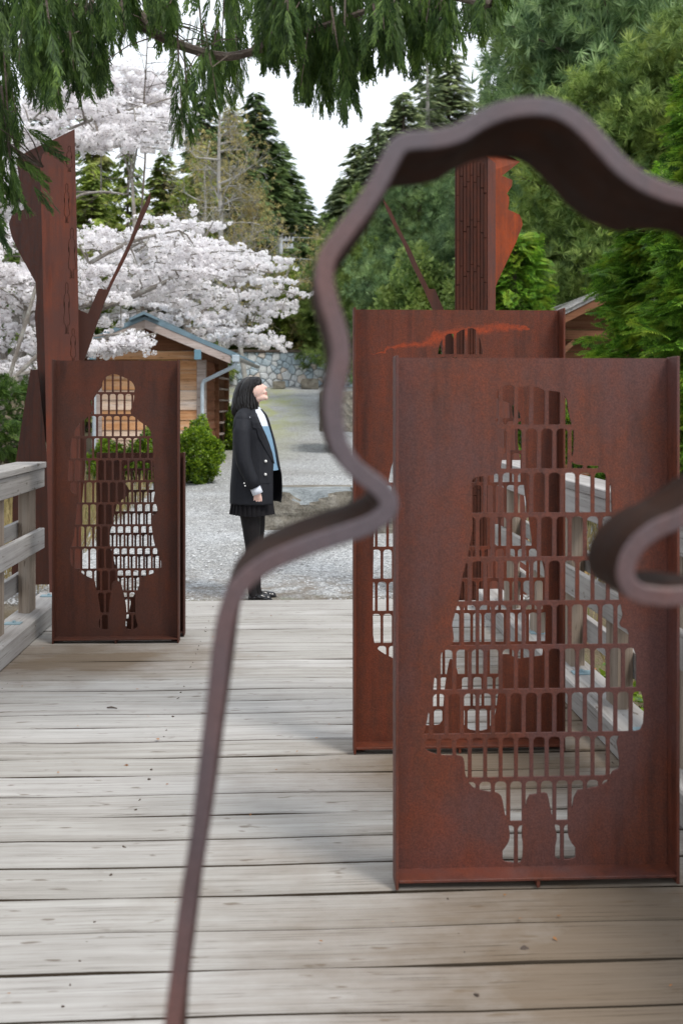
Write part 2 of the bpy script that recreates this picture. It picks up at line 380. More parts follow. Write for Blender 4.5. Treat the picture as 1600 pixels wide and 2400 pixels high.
# ------------------------------------------------------------------ ground
def ground():
    xs = np.concatenate([np.linspace(-200, -20, 10), np.linspace(-18, 18, 73), np.linspace(20, 200, 10)])
    ys = np.concatenate([np.linspace(-60, 5, 12), np.linspace(5.5, 14, 60), np.linspace(14.5, 45, 62), np.linspace(48, 300, 20)])
    X, Y = np.meshgrid(xs, ys); Z = gz(X, Y)
    Z = Z + .012*np.sin(X*1.7+Y*.6)*np.sin(Y*1.3-X*.4) + .05*np.clip(np.abs(X)-4, 0, 30)*np.clip((Y-9)/10, 0, 1)*.5
    V = np.stack([X, Y, Z], -1).reshape(-1, 3); nx = len(xs)
    i = np.arange(len(ys)-1)[:, None]*nx + np.arange(nx-1)[None]; i = i.ravel()
    F = np.stack([i, i+1, i+nx+1, i+nx], 1)
    m, nt, ns, ls, p = newmat('gravel_ground')
    v = ns.new('ShaderNodeNewGeometry').outputs['Position']
    vo = ns.new('ShaderNodeTexVoronoi'); vo.inputs['Scale'].default_value = 64; ls.new(v, vo.inputs['Vector'])
    sep = ns.new('ShaderNodeSeparateColor'); ls.new(vo.outputs['Color'], sep.inputs[0])
    r = ramp(ns, [(0, (.19, .19, .19)), (.35, (.36, .37, .375)), (.8, (.50, .51, .52)), (1, (.66, .66, .66))]); ls.new(sep.outputs[0], r.inputs[0])
    n1 = noise(ns, ls, v, .8, 6, .65)
    r1 = ramp(ns, [(.35, (.80, .78, .75)), (.65, (1.08, 1.08, 1.08))]); ls.new(n1, r1.inputs[0])
    c = mixc(ns, ls, 1.0, r.outputs[0], r1.outputs[0], 'MULTIPLY')
    n2 = noise(ns, ls, v, 14, 6, .7); r2 = ramp(ns, [(.3, (.7, .7, .7)), (.7, (1.2, 1.2, 1.2))]); ls.new(n2, r2.inputs[0])
    c = mixc(ns, ls, 1.0, c, r2.outputs[0], 'MULTIPLY')
    sx = ns.new('ShaderNodeSeparateXYZ'); ls.new(v, sx.inputs[0])
    def band(sock, a, b, c_, d):
        r_ = ns.new('ShaderNodeMapRange'); r_.interpolation_type = 'SMOOTHSTEP'; r_.inputs['From Min'].default_value = a; r_.inputs['From Max'].default_value = b; ls.new(sock, r_.inputs[0])
        q = ns.new('ShaderNodeMapRange'); q.interpolation_type = 'SMOOTHSTEP'; q.inputs['From Min'].default_value = c_; q.inputs['From Max'].default_value = d
        q.inputs['To Min'].default_value = 1; q.inputs['To Max'].default_value = 0; ls.new(sock, q.inputs[0])
        mm = ns.new('ShaderNodeMath'); mm.operation = 'MULTIPLY'; ls.new(r_.outputs[0], mm.inputs[0]); ls.new(q.outputs[0], mm.inputs[1]); return mm.outputs[0]
    # moss towards the wall
    a_ = band(sx.outputs[1], 17, 33, 37.5, 40.5); b_ = band(sx.outputs[0], -3.2, -1.6, -.7, .9)
    mm = ns.new('ShaderNodeMath'); mm.operation = 'MULTIPLY'; ls.new(a_, mm.inputs[0]); ls.new(b_, mm.inputs[1])
    n3 = noise(ns, ls, v, 1.3, 5, .6, (1, .35, 1)); r3 = ramp(ns, [(.36, (0, 0, 0)), (.6, (.9, .9, .9))]); ls.new(n3, r3.inputs[0])
    mm2 = ns.new('ShaderNodeMath'); mm2.operation = 'MULTIPLY'; ls.new(mm.outputs[0], mm2.inputs[0]); ls.new(r3.outputs[0], mm2.inputs[1])
    c = mixc(ns, ls, mm2.outputs[0], c, (.36, .38, .13))
    # brown litter by the deck end
    d_ = band(sx.outputs[1], 5, 8.2, 8.7, 9.9); n4 = noise(ns, ls, v, 5, 6, .7); r4 = ramp(ns, [(.42, (0, 0, 0)), (.62, (.75, .75, .75))]); ls.new(n4, r4.inputs[0])
    m4 = ns.new('ShaderNodeMath'); m4.operation = 'MULTIPLY'; ls.new(d_, m4.inputs[0]); ls.new(r4.outputs[0], m4.inputs[1])
    c = mixc(ns, ls, m4.outputs[0], c, (.16, .125, .09))
    # forest floor outside the yard
    e_ = band(sx.outputs[1], 8.0, 8.6, 40.2, 41.0); f_ = band(sx.outputs[0], -3.4, -2.4, 9, 10)
    m5 = ns.new('ShaderNodeMath'); m5.operation = 'MULTIPLY'; ls.new(e_, m5.inputs[0]); ls.new(f_, m5.inputs[1])
    n5 = noise(ns, ls, v, 3, 7, .7); r5 = ramp(ns, [(.35, (.06, .05, .035)), (.55, (.14, .11, .07)), (.7, (.10, .12, .04))]); ls.new(n5, r5.inputs[0])
    c = mixc(ns, ls, m5.outputs[0], r5.outputs[0], c)
    ls.new(c, p.inputs['Base Color']); p.inputs['Roughness'].default_value = .9; p.inputs['Specular IOR Level'].default_value = .2
    bump(ns, ls, p, vo.outputs['Distance'], .8, .01)
    link('ground', npm('ground', V, F), m, kind='structure', smooth=True)
ground()
# loose gravel as real stones in front
def pebbles():
    n = 16000
    y = 8.2 + 11*NR.rand(n)**2.0; x = -2.3 + NR.rand(n)*6.0
    s = (.004+.010*NR.rand(n)**2)*(1+.03*(y-8))
    T = np.array([(1,0,0),(-1,0,0),(0,1,0),(0,-1,0),(0,0,1),(0,0,-.6)], float)
    TF = np.array([(0,2,4),(2,1,4),(1,3,4),(3,0,4)])
    P = np.stack([x, y, gz(x, y)+s*.25], 1)
    a = NR.rand(n)*6.28; ca, sa = np.cos(a), np.sin(a)
    Q = T[None]*(.7+.6*NR.rand(n, 6, 1))*s[:, None, None]*np.array([1.2, 1, .7])
    V = np.stack([Q[..., 0]*ca[:, None]-Q[..., 1]*sa[:, None], Q[..., 0]*sa[:, None]+Q[..., 1]*ca[:, None], Q[..., 2]], -1)+P[:, None]
    F = (TF[None]+np.arange(n)[:, None, None]*6).reshape(-1, 3)
    m, nt, ns, ls, p = newmat('pebble')
    g = ns.new('ShaderNodeNewGeometry'); r = ramp(ns, [(0, (.18, .175, .17)), (.5, (.42, .43, .44)), (1, (.66, .66, .66))]); ls.new(g.outputs['Random Per Island'], r.inputs[0])
    ls.new(r.outputs[0], p.inputs['Base Color']); p.inputs['Roughness'].default_value = .85
    link('loose_gravel', npm('loose_gravel', V.reshape(-1, 3), F), m, kind='stuff', label='loose grey gravel covering the yard past the deck')
pebbles()

# ------------------------------------------------------------------ deck
deck = bpy.data.objects.new('deck', None); COL.objects.link(deck); deck['kind'] = 'structure'; ORG['deck'] = (Vector((0,0,0)), 0)
PW, P0 = .2135, 2.598 - .2135*22
plank_meshes = []
for k in range(4):
    b = MB(); rr = random.Random(k)
    bm = bmesh.new()
    L0, L1 = -1.84, 1.60; n = 18; hw = PW/2-.0078 - rr.random()*.003
    rings = []
    for i in range(n+1):
        x = L0+(L1-L0)*i/n; dz = .0022*math.sin(i*.9+k*2)+rr.uniform(-.0008, .0008); e0 = rr.uniform(-.0012, .0012); e1 = rr.uniform(-.0012, .0012)
        prof = [(-hw+e0, -.04), (-hw+e0, -.006), (-hw+.004+e0, 0), (hw-.004+e1, 0), (hw+e1, -.006), (hw+e1, -.04)]
        rings.append([bm.verts.new((x, py, pz+dz)) for py, pz in prof])
    for i in range(n):
        for j in range(6):
            bm.faces.new((rings[i][j], rings[i][(j+1) % 6], rings[i+1][(j+1) % 6], rings[i+1][j]))
    bm.faces.new(rings[0][::-1]); bm.faces.new(rings[-1])
    bmesh.ops.recalc_face_normals(bm, faces=bm.faces)
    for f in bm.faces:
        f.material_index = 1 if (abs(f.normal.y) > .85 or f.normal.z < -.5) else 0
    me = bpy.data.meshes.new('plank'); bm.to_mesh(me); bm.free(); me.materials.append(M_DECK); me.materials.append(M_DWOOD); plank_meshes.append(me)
yy = P0
while yy + PW < 7.935:
    o = bpy.data.objects.new('plank', plank_meshes[rnd.randrange(4)]); COL.objects.link(o); o.parent = deck
    o.location = (0, yy+PW/2, rnd.uniform(-.0015, .0015)); yy += PW
b = MB(); b.box(-1.84, 1.60, yy+.005, 8.14, -.12, -.002, .006); b.build('end_beam', M_DECK, deck, local=True)
b = MB()
for x in (-1.5, -.55, .465, 1.42): b.box(x-.05, x+.05, P0, yy, -.30, -.045)
b.build('joist', M_POST, deck, local=True)
b = MB()
k = 0; y = P0
while y < 7.9:
    for x in (-.56, .47, 1.33, -1.5):
        for dy in (.055, .155):
            if rnd.random() < .45: continue
            b.tube([(x+rnd.uniform(-.012, .012), y+dy+rnd.uniform(-.012, .012), -.002), (x, y+dy, .0025)], rnd.uniform(.002, .0038), 6)
    y += PW
b.build('nail_heads', M_NAIL, deck, local=True, kind='stuff')
b = MB(); b.box(-1.9, 1.66, 8.16, 8.3, -.6, -.07); b.build('retaining_board', M_POST, deck, local=True)

# ------------------------------------------------------------------ railings and kerbs
def railing(side, label):
    sgn = -1 if side == 'l' else 1
    ox = -.24 if side == 'r' else 0          # right one stands at +1.40
    X = lambda v: (v if sgn < 0 else -v + ox)  # v given for the left
    def bx(b, xa, xb, *r, c=0): 
        a_, b_ = X(xa), X(xb); b.box(min(a_, b_), max(a_, b_), *r, c=c)
    t = thing('railing', label, 'railing', (X(-1.68), 4.0, 0), 0, 'timber railings of the deck')
    yend = 7.24 if side == 'l' else 7.3
    for (nm, xa, xb, z0, z1) in (('cap_board', -1.83, -1.63, 1.062, 1.102), ('top_rail', -1.68, -1.642, .935, 1.060), ('middle_rail', -1.68, -1.642, .524, .66)):
        b = MB(); bx(b, xa, xb, -2, yend, z0, z1, c=.004); b.build(nm, M_RAIL, t)
    for (z0, z1) in ((.93, 1.06), (.62, .72), (.26, .38)):
        b = MB(); bx(b, -1.80, -1.765, -2, yend-.02, z0, z1, c=.003); b.build('outer_rail', M_RAIL, t)
    y = 7.0
    first = None
    while y > -1.9:
        if first is None:
            b = MB(); bx(b, -1.735, -1.685, y, y+.17, -.6, 1.06, c=.003); first = b.build('post', M_POST, t)
            b = MB(); bx(b, -1.762, -1.738, y+.02, y+.13, -.6, 1.0, c=.002); b.build('post_side', M_POST, first)
        else:
            c = first.copy(); COL.objects.link(c); c.parent = t; c.location = (0, y-7.0, 0)
            d = first.children[0].copy(); COL.objects.link(d); d.parent = c
        y -= .78
    kb = thing('kerb', ('weathered timber kerb along the left edge of the deck' if side == 'l' else 'weathered timber kerb along the right edge of the deck behind the panels'),
               'kerb', (X(-1.7), 4.0, 0), 0, 'timber kerbs along the deck')
    b = MB(); bx(b, -1.80, -1.60, -2, 7.78, .002, .132, c=.008); bm_ = b.build('timber', M_RAIL, kb)
    y = 7.62 if side == 'l' else 7.2
    while y > 0:
        b = MB(); bx(b, -1.755, -1.655, y-.035, y+.035, .133, .139); p_ = b.build('bracket_plate', M_GALV, kb)
        b = MB(); b.tube([(X(-1.70), y, .139), (X(-1.70), y, .152)], .011, 6); b.build('bolt', M_GALV, p_)
        y -= .95
railing('l', 'weathered grey timber railing at the left edge of the deck')
railing('r', 'weathered timber railing along the right edge seen through the steel panels')

# ------------------------------------------------------------------ steel panels with cut out figures
def sdf_poly(P, X, Z):
    P = np.asarray(P, float); d = np.full(X.shape, 1e9); s = np.ones(X.shape)
    n = len(P)
    for i in range(n):
        a = P[i]; b = P[(i-1) % n]
        ex, ez = b[0]-a[0], b[1]-a[1]; wx, wz = X-a[0], Z-a[1]
        t = np.clip((wx*ex+wz*ez)/(ex*ex+ez*ez+1e-12), 0, 1)
        d = np.minimum(d, (wx-ex*t)**2+(wz-ez*t)**2)
        c1 = Z >= a[1]; c2 = Z < b[1]; c3 = ex*wz > ez*wx
        flip = (c1 & c2 & c3) | (~c1 & ~c2 & ~c3); s = np.where(flip, -s, s)
    return s*np.sqrt(d)
def smooth_poly(P, it=1):
    P = [np.array(p, float) for p in P]
    for _ in range(it):
        Q = []
        for i in range(len(P)):
            a, b = P[i], P[(i+1) % len(P)]
            Q += [a*.78+b*.22, a*.22+b*.78]
        P = Q
    return P
def contours(F, x0, z0, h):
    """closed loops of F=0 (F<0 inside) on a regular grid, linear interpolation"""
    nz_, nx_ = F.shape; seg = {}
    S = F < 0
    cell = S[:-1, :-1].astype(int) + 2*S[:-1, 1:] + 4*S[1:, 1:] + 8*S[1:, :-1]
    jj, ii = np.nonzero((cell > 0) & (cell < 15))
    def pt(key):
        k, j, i = key
        if k == 0: a, b = F[j, i], F[j, i+1]; t = a/(a-b); return (x0+(i+t)*h, z0+j*h)
        a, b = F[j, i], F[j+1, i]; t = a/(a-b); return (x0+i*h, z0+(j+t)*h)
    T = {1: [(3, 0)], 2: [(0, 1)], 3: [(3, 1)], 4: [(1, 2)], 5: [(3, 0), (1, 2)], 6: [(0, 2)], 7: [(3, 2)], 8: [(2, 3)], 9: [(2, 0)], 10: [(0, 1), (2, 3)], 11: [(2, 1)], 12: [(1, 3)], 13: [(1, 0)], 14: [(0, 3)]}
    for j, i in zip(jj.tolist(), ii.tolist()):
        E = [(0, j, i), (1, j, i+1), (0, j+1, i), (1, j, i)]
        for a, b in T[int(cell[j, i])]: seg[E[a]] = E[b]
    loops = []
    while seg:
        k0, k1 = seg.popitem(); lp = [k0]
        while k1 != k0 and k1 in seg:
            lp.append(k1); k1 = seg.pop(k1)
        if k1 == k0 and len(lp) > 3: loops.append([pt(k) for k in lp])
    return loops
def rdp(P, eps):
    if len(P) < 3: return P
    a, b = np.array(P[0]), np.array(P[-1]); d = b-a; L = np.hypot(*d)
    Q = np.array(P)
    if L < 1e-9: dist = np.hypot(Q[:, 0]-a[0], Q[:, 1]-a[1])
    else: dist = np.abs((Q[:, 0]-a[0])*d[1]-(Q[:, 1]-a[1])*d[0])/L
    k = int(dist.argmax())
    if dist[k] > eps: return rdp(P[:k+1], eps)[:-1]+rdp(P[k:], eps)
    return [P[0], P[-1]]
def sheet_with_holes(name, rect, loops, y, th):
    cu = bpy.data.curves.new(name, 'CURVE'); cu.dimensions = '2D'; cu.fill_mode = 'BOTH'; cu.extrude = th/2; cu.resolution_u = 1
    def spl(P):
        s = cu.splines.new('POLY'); s.points.add(len(P)-1); s.use_cyclic_u = True
        for i, q in enumerate(P): s.points[i].co = (q[0], q[1], 0, 1)
    x0, x1, z0, z1 = rect; spl([(x0, z0), (x1, z0), (x1, z1), (x0, z1)])
    for l in loops: spl(l)
    ob = bpy.data.objects.new(name, cu); COL.objects.link(ob)
    dg = bpy.context.evaluated_depsgraph_get(); me = bpy.data.meshes.new_from_object(ob.evaluated_get(dg))
    bpy.data.objects.remove(ob); bpy.data.curves.remove(cu)
    n = len(me.vertices); co = np.empty(n*3, np.float32); me.vertices.foreach_get('co', co); co = co.reshape(-1, 3)
    out = np.stack([co[:, 0], y - co[:, 2], co[:, 1]], 1); me.vertices.foreach_set('co', out.ravel()); me.update()
    me.materials.clear()
    return me
def figure_loops(poly_px, Y, rows_px, bar_px, pitch=.0487, bar=.0115, hb=.0125, yaw_fn=None, rect=None, minarea=6e-5, smooth=1, rad=.013):
    P = [(at(px, py, Y).x, at(px, py, Y).z) for px, py in poly_px]
    P = smooth_poly(P, smooth)
    A = np.array(P); x0, z0 = A.min(0)-.02; x1, z1 = A.max(0)+.02; h = .0028
    xs = np.arange(x0, x1, h); zs = np.arange(z0, z1, h); X, Z = np.meshgrid(xs, zs)
    sd_ = sdf_poly(P, X, Z)
    if np.median(sd_[0]) < 0: sd_ = -sd_
    # rows of arched slots
    zr = at(rows_px[0], rows_px[1], Y).z; xb = at(bar_px, rows_px[1], Y).x; rowh = .1385
    k = np.floor((Z-zr)/rowh); fz = Z-zr-k*rowh                 # 0..rowh above a bar
    off = (np.abs(k) % 2)*pitch/2
    fx = (X-xb-off+pitch*200) % pitch                            # 0..pitch, bars centred on 0
    cxx = fx-pitch/2; hw = pitch/2-bar/2; lo = hb/2; hi = rowh-hb/2
    czz = fz-(lo+hi)/2; hh = (hi-lo)/2
    q0 = np.abs(cxx)-hw; q1 = np.abs(czz)-hh
    box = np.minimum(np.maximum(q0, q1), 0)+np.hypot(np.maximum(q0, 0), np.maximum(q1, 0))
    r = rad; u0 = np.abs(cxx)-(hw-r); u1 = czz-(hh-r)
    arch = np.minimum(np.maximum(u0, u1), 0)+np.hypot(np.maximum(u0, 0), np.maximum(u1, 0))-r
    cellsd = np.where(czz > 0, np.maximum(box, arch), box)
    F = np.maximum(sd_, cellsd); F[np.abs(F) < 1e-6] = 1e-6
    F[0] = F[-1] = 1; F[:, 0] = F[:, -1] = 1
    out = []
    for lp in contours(F, x0, z0, h):
        m = len(lp)//2
        s = rdp(lp[:m+1], .0006)[:-1]+rdp(lp[m:]+[lp[0]], .0006)[:-1]
        ar = abs(sum(s[i][0]*s[(i+1) % len(s)][1]-s[(i+1) % len(s)][0]*s[i][1] for i in range(len(s))))/2
        if ar > minarea and len(s) >= 3: out.append(s)
    return out
def panel(label, xl, xr, ybot, ytop, Yf, depth, poly, rows, barp, mat, group='rusted steel panels with cut out figures', extra=None):
    Ys = Yf+depth
    x0 = at(xl, 1100, Yf).x; x1 = at(xr, 1100, Yf).x; z1 = at(700, ytop, Ys).z; zb = .022
    t = thing('cutout_panel', label, 'steel panel', ((x0+x1)/2, Yf+depth/2, 0), 0, group)
    org = t.location
    loops = figure_loops(poly, Ys, rows, barp)
    if extra:
        loops += [[(at(a, b_, Ys).x, at(a, b_, Ys).z) for a, b_ in q] for q in extra]
    m = .006
    loops = [l for l in loops if all(x0+.012 < q[0] < x1-.012 and zb < q[1] < z1-.01 for q in l)]
    me = sheet_with_holes('figure_sheet', (x0+.0095, x1-.0095, zb+.009, z1), loops, Ys, .008)
    co = np.empty(len(me.vertices)*3, np.float32); me.vertices.foreach_get('co', co); co = co.reshape(-1, 3)-np.array(org, dtype=np.float32); me.vertices.foreach_set('co', co.ravel()); me.update()
    link('figure_sheet', me, mat, t)
    for xa, xb_ in ((x0, x0+.009), (x1-.009, x1)):
        b = MB(); b.box(xa, xb_, Yf, Ys+.004, .003, z1+.003, .0015); b.build('side_flange', mat, t)
    b = MB(); b.box(x0+.0095, x1-.0095, Yf+.002, Ys+.003, zb, zb+.009, .0015); b.build('bottom_flange', mat, t)
    b = MB(); xm = (x0+x1)/2
    b.box(xm-.005, xm+.005, Yf+.004, Ys, .001, zb-.0005); b.build('foot', mat, t)
    for xa in (x0+.012, x1-.052):
        b = MB(); b.box(xa, xa+.04, Ys-.03, Ys, .001, .006); b.build('floor_tab', mat, t)
    return t
FRONT = [(1188,901),(1200,902),(1213,907),(1254,905),(1277,916),(1287,915),(1313,919),(1320,926),(1328,937),(1330,962),(1338,993),(1344,1013),(1342,1064),(1337,1074),(1341,1087),
 (1376,1092),(1419,1091),(1430,1128),(1432,1204),(1436,1290),(1446,1374),(1450,1408),(1454,1420),(1459,1443),(1448,1466),(1473,1477),(1471,1512),(1488,1523),(1496,1584),(1502,1623),
 (1509,1653),(1505,1709),(1477,1716),(1442,1724),(1451,1787),(1449,1801),(1432,1808),(1425,1830),(1404,1843),(1373,1848),(1347,1853),(1334,1918),(1329,1932),(1330,1960),(1342,1982),
 (1351,1987),(1353,2004),(1342,2013),(1299,2015),(1299,1984),(1304,1960),(1299,1936),(1296,1925),(1289,1898),(1284,1870),(1280,1856),(1254,1861),(1235,1863),(1227,1925),(1223,1932),
 (1221,1956),(1225,1980),(1222,2023),(1198,2022),(1177,2018),(1172,2004),(1177,1991),(1191,1973),(1194,1956),(1191,1936),(1187,1925),(1180,1898),(1175,1867),(1167,1858),(1146,1856),
 (1111,1848),(1101,1839),(1089,1818),(1087,1781),(1081,1770),(1029,1770),(1005,1762),(991,1751),(991,1730),(993,1715),(1002,1680),(1008,1630),(1014,1623),(1017,1584),(1027,1577),
 (1031,1531),(1046,1521),(1063,1504),(1061,1477),(1058,1462),(1067,1431),(1075,1405),(1082,1351),(1094,1309),(1105,1248),(1107,1217),(1101,1204),(1102,1130),(1111,1118),(1136,1115),
 (1162,1112),(1172,1097),(1175,1077),(1184,1051),(1172,1049),(1167,1033),(1160,1013),(1161,947),(1162,918),(1176,905)]
SECOND = [(1112,768),(1123,790),(1130,823),(1133,860),(1128,900),(1150,930),(1195,945),(1216,962),(1221,993),(1222,1072),(1228,1153),(1236,1202),(1247,1278),(1274,1316),(1278,1420),
 (1276,1535),(1245,1540),(1209,1544),(1193,1533),(1174,1533),(1167,1623),(1161,1672),(1147,1707),(1124,1714),(1094,1709),(1082,1692),(1080,1653),(1075,1600),(1069,1561),(1055,1540),
 (1050,1558),(1042,1607),(1038,1657),(1036,1697),(1006,1701),(985,1697),(975,1650),(968,1590),(955,1555),(920,1543),(892,1528),(874,1511),(873,1400),(876,1220),(895,1170),(910,1130),
 (917,1088),(940,1040),(985,1000),(1010,960),(1025,920),(1020,870),(1024,835),(1027,819),(1031,800),(1049,781),(1065,783),(1085,771)]
LEFT = [(263,876.7),(271,876.7),(283,881),(299.6,888),(312,897),(317,909),(315,921.6),(315,938),(310,954),(306,962.5),(308,972.7),(321,981),(332,991),(346.5,999),(355,1013.5),(358,1032),
 (359,1064.5),(361,1105),(362,1134),(364,1152),(359,1177),(368,1183),(370,1202),(358,1207),(358,1222),(355,1230),(361,1271),(367,1283),(375,1301),(379,1320),(378,1332),(363,1342),
 (344.5,1349),(330,1353),(328,1369),(324,1385),(322,1405),(319,1430),(318,1446),(322,1460),(324,1467),(316,1475),(298,1475),(293.5,1464.5),(297.6,1442),(295.5,1415.5),(291.4,1395),
 (286,1375),(283,1362.5),(263,1361.5),(262,1385),(257,1409),(255,1436),(256,1458),(256,1475),(234,1474),(231,1460),(237,1442),(232,1405),(226,1381),(222,1358),(206,1352),(187,1340),
 (169,1326),(165,1315.5),(165,1287),(173,1262.5),(177,1228),(181,1181),(183,1159),(169,1154),(162,1140),(160,1132),(161,1075),(169,1028),(173,1013.5),(181,999),(201.6,981),(214,970.6),
 (218,958),(214,948),(212,940),(222,932),(230,917.6),(240,907),(240,895),(248.6,883)]
CHILD = [(318,1080),(345,1083),(362,1095),(366,1115),(362,1135),(368,1150),(392,1175),(396,1210),(385,1240),(392,1280),(398,1320),(396,1345),(362,1357),(356,1400),(352,1468),(338,1468),
 (338,1400),(334,1362),(329,1362),(322,1385),(309,1403),(303,1434),(300,1468),(289,1468),(293,1434),(291,1403),(284,1383),(276,1362),(272,1332),(266,1305),(258,1280),(257,1255),
 (263,1228),(271,1200),(275,1178),(297,1165),(305,1150),(292,1130),(286,1105),(295,1088)]
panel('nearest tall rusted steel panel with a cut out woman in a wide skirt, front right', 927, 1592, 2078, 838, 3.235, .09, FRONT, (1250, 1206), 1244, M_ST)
panel('second rusted steel panel with bright orange streaks, half hidden behind the nearest one', 829, 1324, 1758, 725, 4.50, .09, SECOND, (1000, 1359), 894.5, M_ST2)
panel('tall dark brown steel panel with a cut out woman beside the left railing', 122, 419, 1498, 846, 6.67, .09, LEFT, (265, 1127.8), 264.9, M_STD)
panel('small low steel panel with a cut out child standing behind the left panel', 226, 432, 1481, 1060, 6.86, .09, CHILD, (300, 1301), 300, M_STD)
# bright rust run on the second panel
b = MB()

# ------------------------------------------------------------------ steel gate posts
def poly_at(P, Y): return [(at(a, c, Y).x, at(a, c, Y).z) for a, c in P]
YL = 7.95
gl = thing('steel_gate_post', 'tall rusted steel gate post with engraved figures and jagged wings on the left', 'gate post', (at(145, 1300, YL).x, YL, 0), 0, 'rusted steel gate posts')
b = MB(); b.prism(poly_at([(100,362),(175,302),(183,675),(186,880),(192,1415),(117,1415),(110,1079),(106,847),(101.5,675),(95,385)], YL), YL, YL+.012); b.build('front_plate', M_STC, gl)
# return plate folded back from the right edge
pr = [at(175,302,YL), at(183,675,YL), at(192,1415,YL)]
b = MB()
V = []
for p in pr: V += [(p.x-.013, YL+.0125, p.z-.01), (p.x-.003, YL+.0125, p.z-.01), (p.x-.10, YL+.34, p.z-.01), (p.x-.11, YL+.34, p.z-.01)]
b.add(V, [(i*4+j, i*4+(j+1) % 4, i*4+4+(j+1) % 4, i*4+4+j) for i in range(2) for j in range(4)]+[(0,3,2,1),(8,9,10,11)]); b.build('side_plate', M_STC, gl)
def bent(name, pts, Y0, x_ref, slope, mat, parent, th=.010):
    """flat plate whose distance grows away from x_ref: y = Y0 + slope*|x-x_ref|"""
    V = []; n = len(pts); P2 = []
    for (a, c) in pts:
        Y = Y0
        for _ in range(6): Y = Y0+slope*abs(at(a, c, Y).x-x_ref)
        q = at(a, c, Y); V.append(q); P2.append(Vector((q.x, q.z, 0)))
    from mathutils.geometry import tessellate_polygon
    T = tessellate_polygon([P2])
    bb = MB(); off = Vector((0, th, 0))
    bb.add(V+[v+off for v in V], [tuple(t) for t in T]+[tuple(i+n for i in t[::-1]) for t in T]+[(i, (i+1) % n, (i+1) % n+n, i+n) for i in range(n)])
    return bb.build(name, mat, parent)
xr_ = at(150, 600, YL+.3).x
bent('face_wing', [(38,371),(70,352),(120,330),(172,304),(150,340),(130,600),(128,900),(118,1079),(100,1000),(87,847),(87,807),(82,739),(86,702),(84,662),(47.5,596),(29,557),(21,525),(28,505),(40,497),(57,491),(53,465),(46,420)],
     YL+.26, xr_, .9, M_STG, gl)  # darker steel than the post, paints in the shade on this wing
bent('foot_wing', [(72,866),(90,866),(104,1000),(110,1079),(116,1370),(28,1370),(30,1180),(38,1079),(55,970)], YL+.16, xr_, .9, M_STG, gl)  # same darker steel, shade of the wing painted in
b = MB(); b.prism(poly_at([(183,724.5),(206.6,735),(232,676),(250,678.6),(303.6,566),(326.5,502.5),(353.6,449),(352,474.5),(331.6,520),(296,602),(265,663),(245,709),(214,800),(196,850),(200,1100),(190,1200),(186,1000)], YL+.1), YL+.1, YL+.11); b.build('spike', M_STD, gl)
# engraved figures: closed outlines cut as thin dark grooves
def strip_outline(bb, P, Y, w):
    n = len(P)
    for i in range(n):
        a = Vector((P[i][0], Y, P[i][1])); c = Vector((P[(i+1) % n][0], Y, P[(i+1) % n][1]))
        d = (c-a); 
        if d.length < 1e-5: continue
        d.normalize(); nn = Vector((-d.z, 0, d.x))*w/2
        bb.add([a-nn-d*w*.4, c-nn+d*w*.4, c+nn+d*w*.4, a+nn-d*w*.4], [(0, 1, 2, 3)])
FIG = [(0,1),(.16,.97),(.2,.88),(.12,.80),(.30,.74),(.38,.60),(.30,.50),(.26,.62),(.28,.45),(.42,.25),(.36,.18),(.18,.17),(.16,.04),(.24,0),(.02,.01),(0,.14),(-.04,.01),(-.2,0),(-.14,.05),(-.16,.17),(-.34,.2),(-.38,.3),(-.26,.47),(-.3,.62),(-.36,.52),(-.36,.66),(-.28,.75),(-.1,.80),(-.18,.88),(-.14,.97)]
b = MB(); b2 = MB()
for (cx_, ytp, ybt, wd) in ((163,342,402,17),(157,430,522,16),(169,534,652,22),(157,662,782,18),(172,770,850,16)):
    P = poly_at([(cx_+u*wd, ybt+(ytp-ybt)*v) for u, v in FIG], YL-.0008)
    strip_outline(b, P, YL-.0008, .0032)
b.build('engraved_figure_lines', M_STI, gl, kind='stuff')

YR = 8.05
gr = thing('steel_gate_post', 'tall rusted steel gate post of staggered plates with an orange face wing on the right', 'gate post', (at(1115, 1300, YR).x, YR, 0), 0, 'rusted steel gate posts')
b = MB(); b.prism(poly_at([(1066,352),(1121,349),(1141.5,368),(1141.5,1412),(1066,1412)], YR), YR, YR+.012); b.build('front_plate', M_STG, gr)
# staggered steel strips laid on the plate
xa, xb = at(1068, 700, YR).x, at(1140, 700, YR).x; ztop = at(1100, 372, YR).z
ns_ = 9; sw = (xb-xa)/ns_
for i in range(ns_):
    z = ztop + rnd.uniform(0, .05) if i < 6 else ztop-.01*(i-5); 
    z = min(z, ztop+.05 if i < 5 else ztop-.01*(i-4)); zz = z
    first = True
    while zz > .05:
        L = .34 if not first else rnd.uniform(.08, .34); first = False
        zl = max(zz-L, .01); pr_ = .006 + rnd.random()*.007
        b = MB(); b.box(xa+i*sw+.0018, xa+(i+1)*sw-.0018, YR-pr_, YR-.0004, zl+.004, zz-.002, .0012); b.build('steel_strip', M_STG, gr)
        zz = zl
bent('side_plate', [(1142,368),(1160.6,382),(1160.6,1412),(1142,1412)], YR-.004, at(1142, 700, YR).x, .7, M_STC, gr)
bent('face_wing', [(1121,349),(1153,345),(1218,378.5),(1186,404),(1176,411.6),(1200,422),(1199,436),(1187,453.7),(1192.5,462.6),(1192,476),(1190,490.7),(1216.7,503.5),(1222,515),(1224,526.4),(1209,567),(1186,615.7),(1165.7,659),(1158,680),(1150,680),(1150,400)],
     YR+.05, at(1142, 700, YR).x, 1.0, M_STO, gr)
bent('foot_wing', [(1160,820),(1175,850),(1206,1000),(1222,1100),(1236,1260),(1236,1412),(1150,1412),(1150,820)], YR+.08, at(1142, 700, YR).x, .8, M_STC, gr)
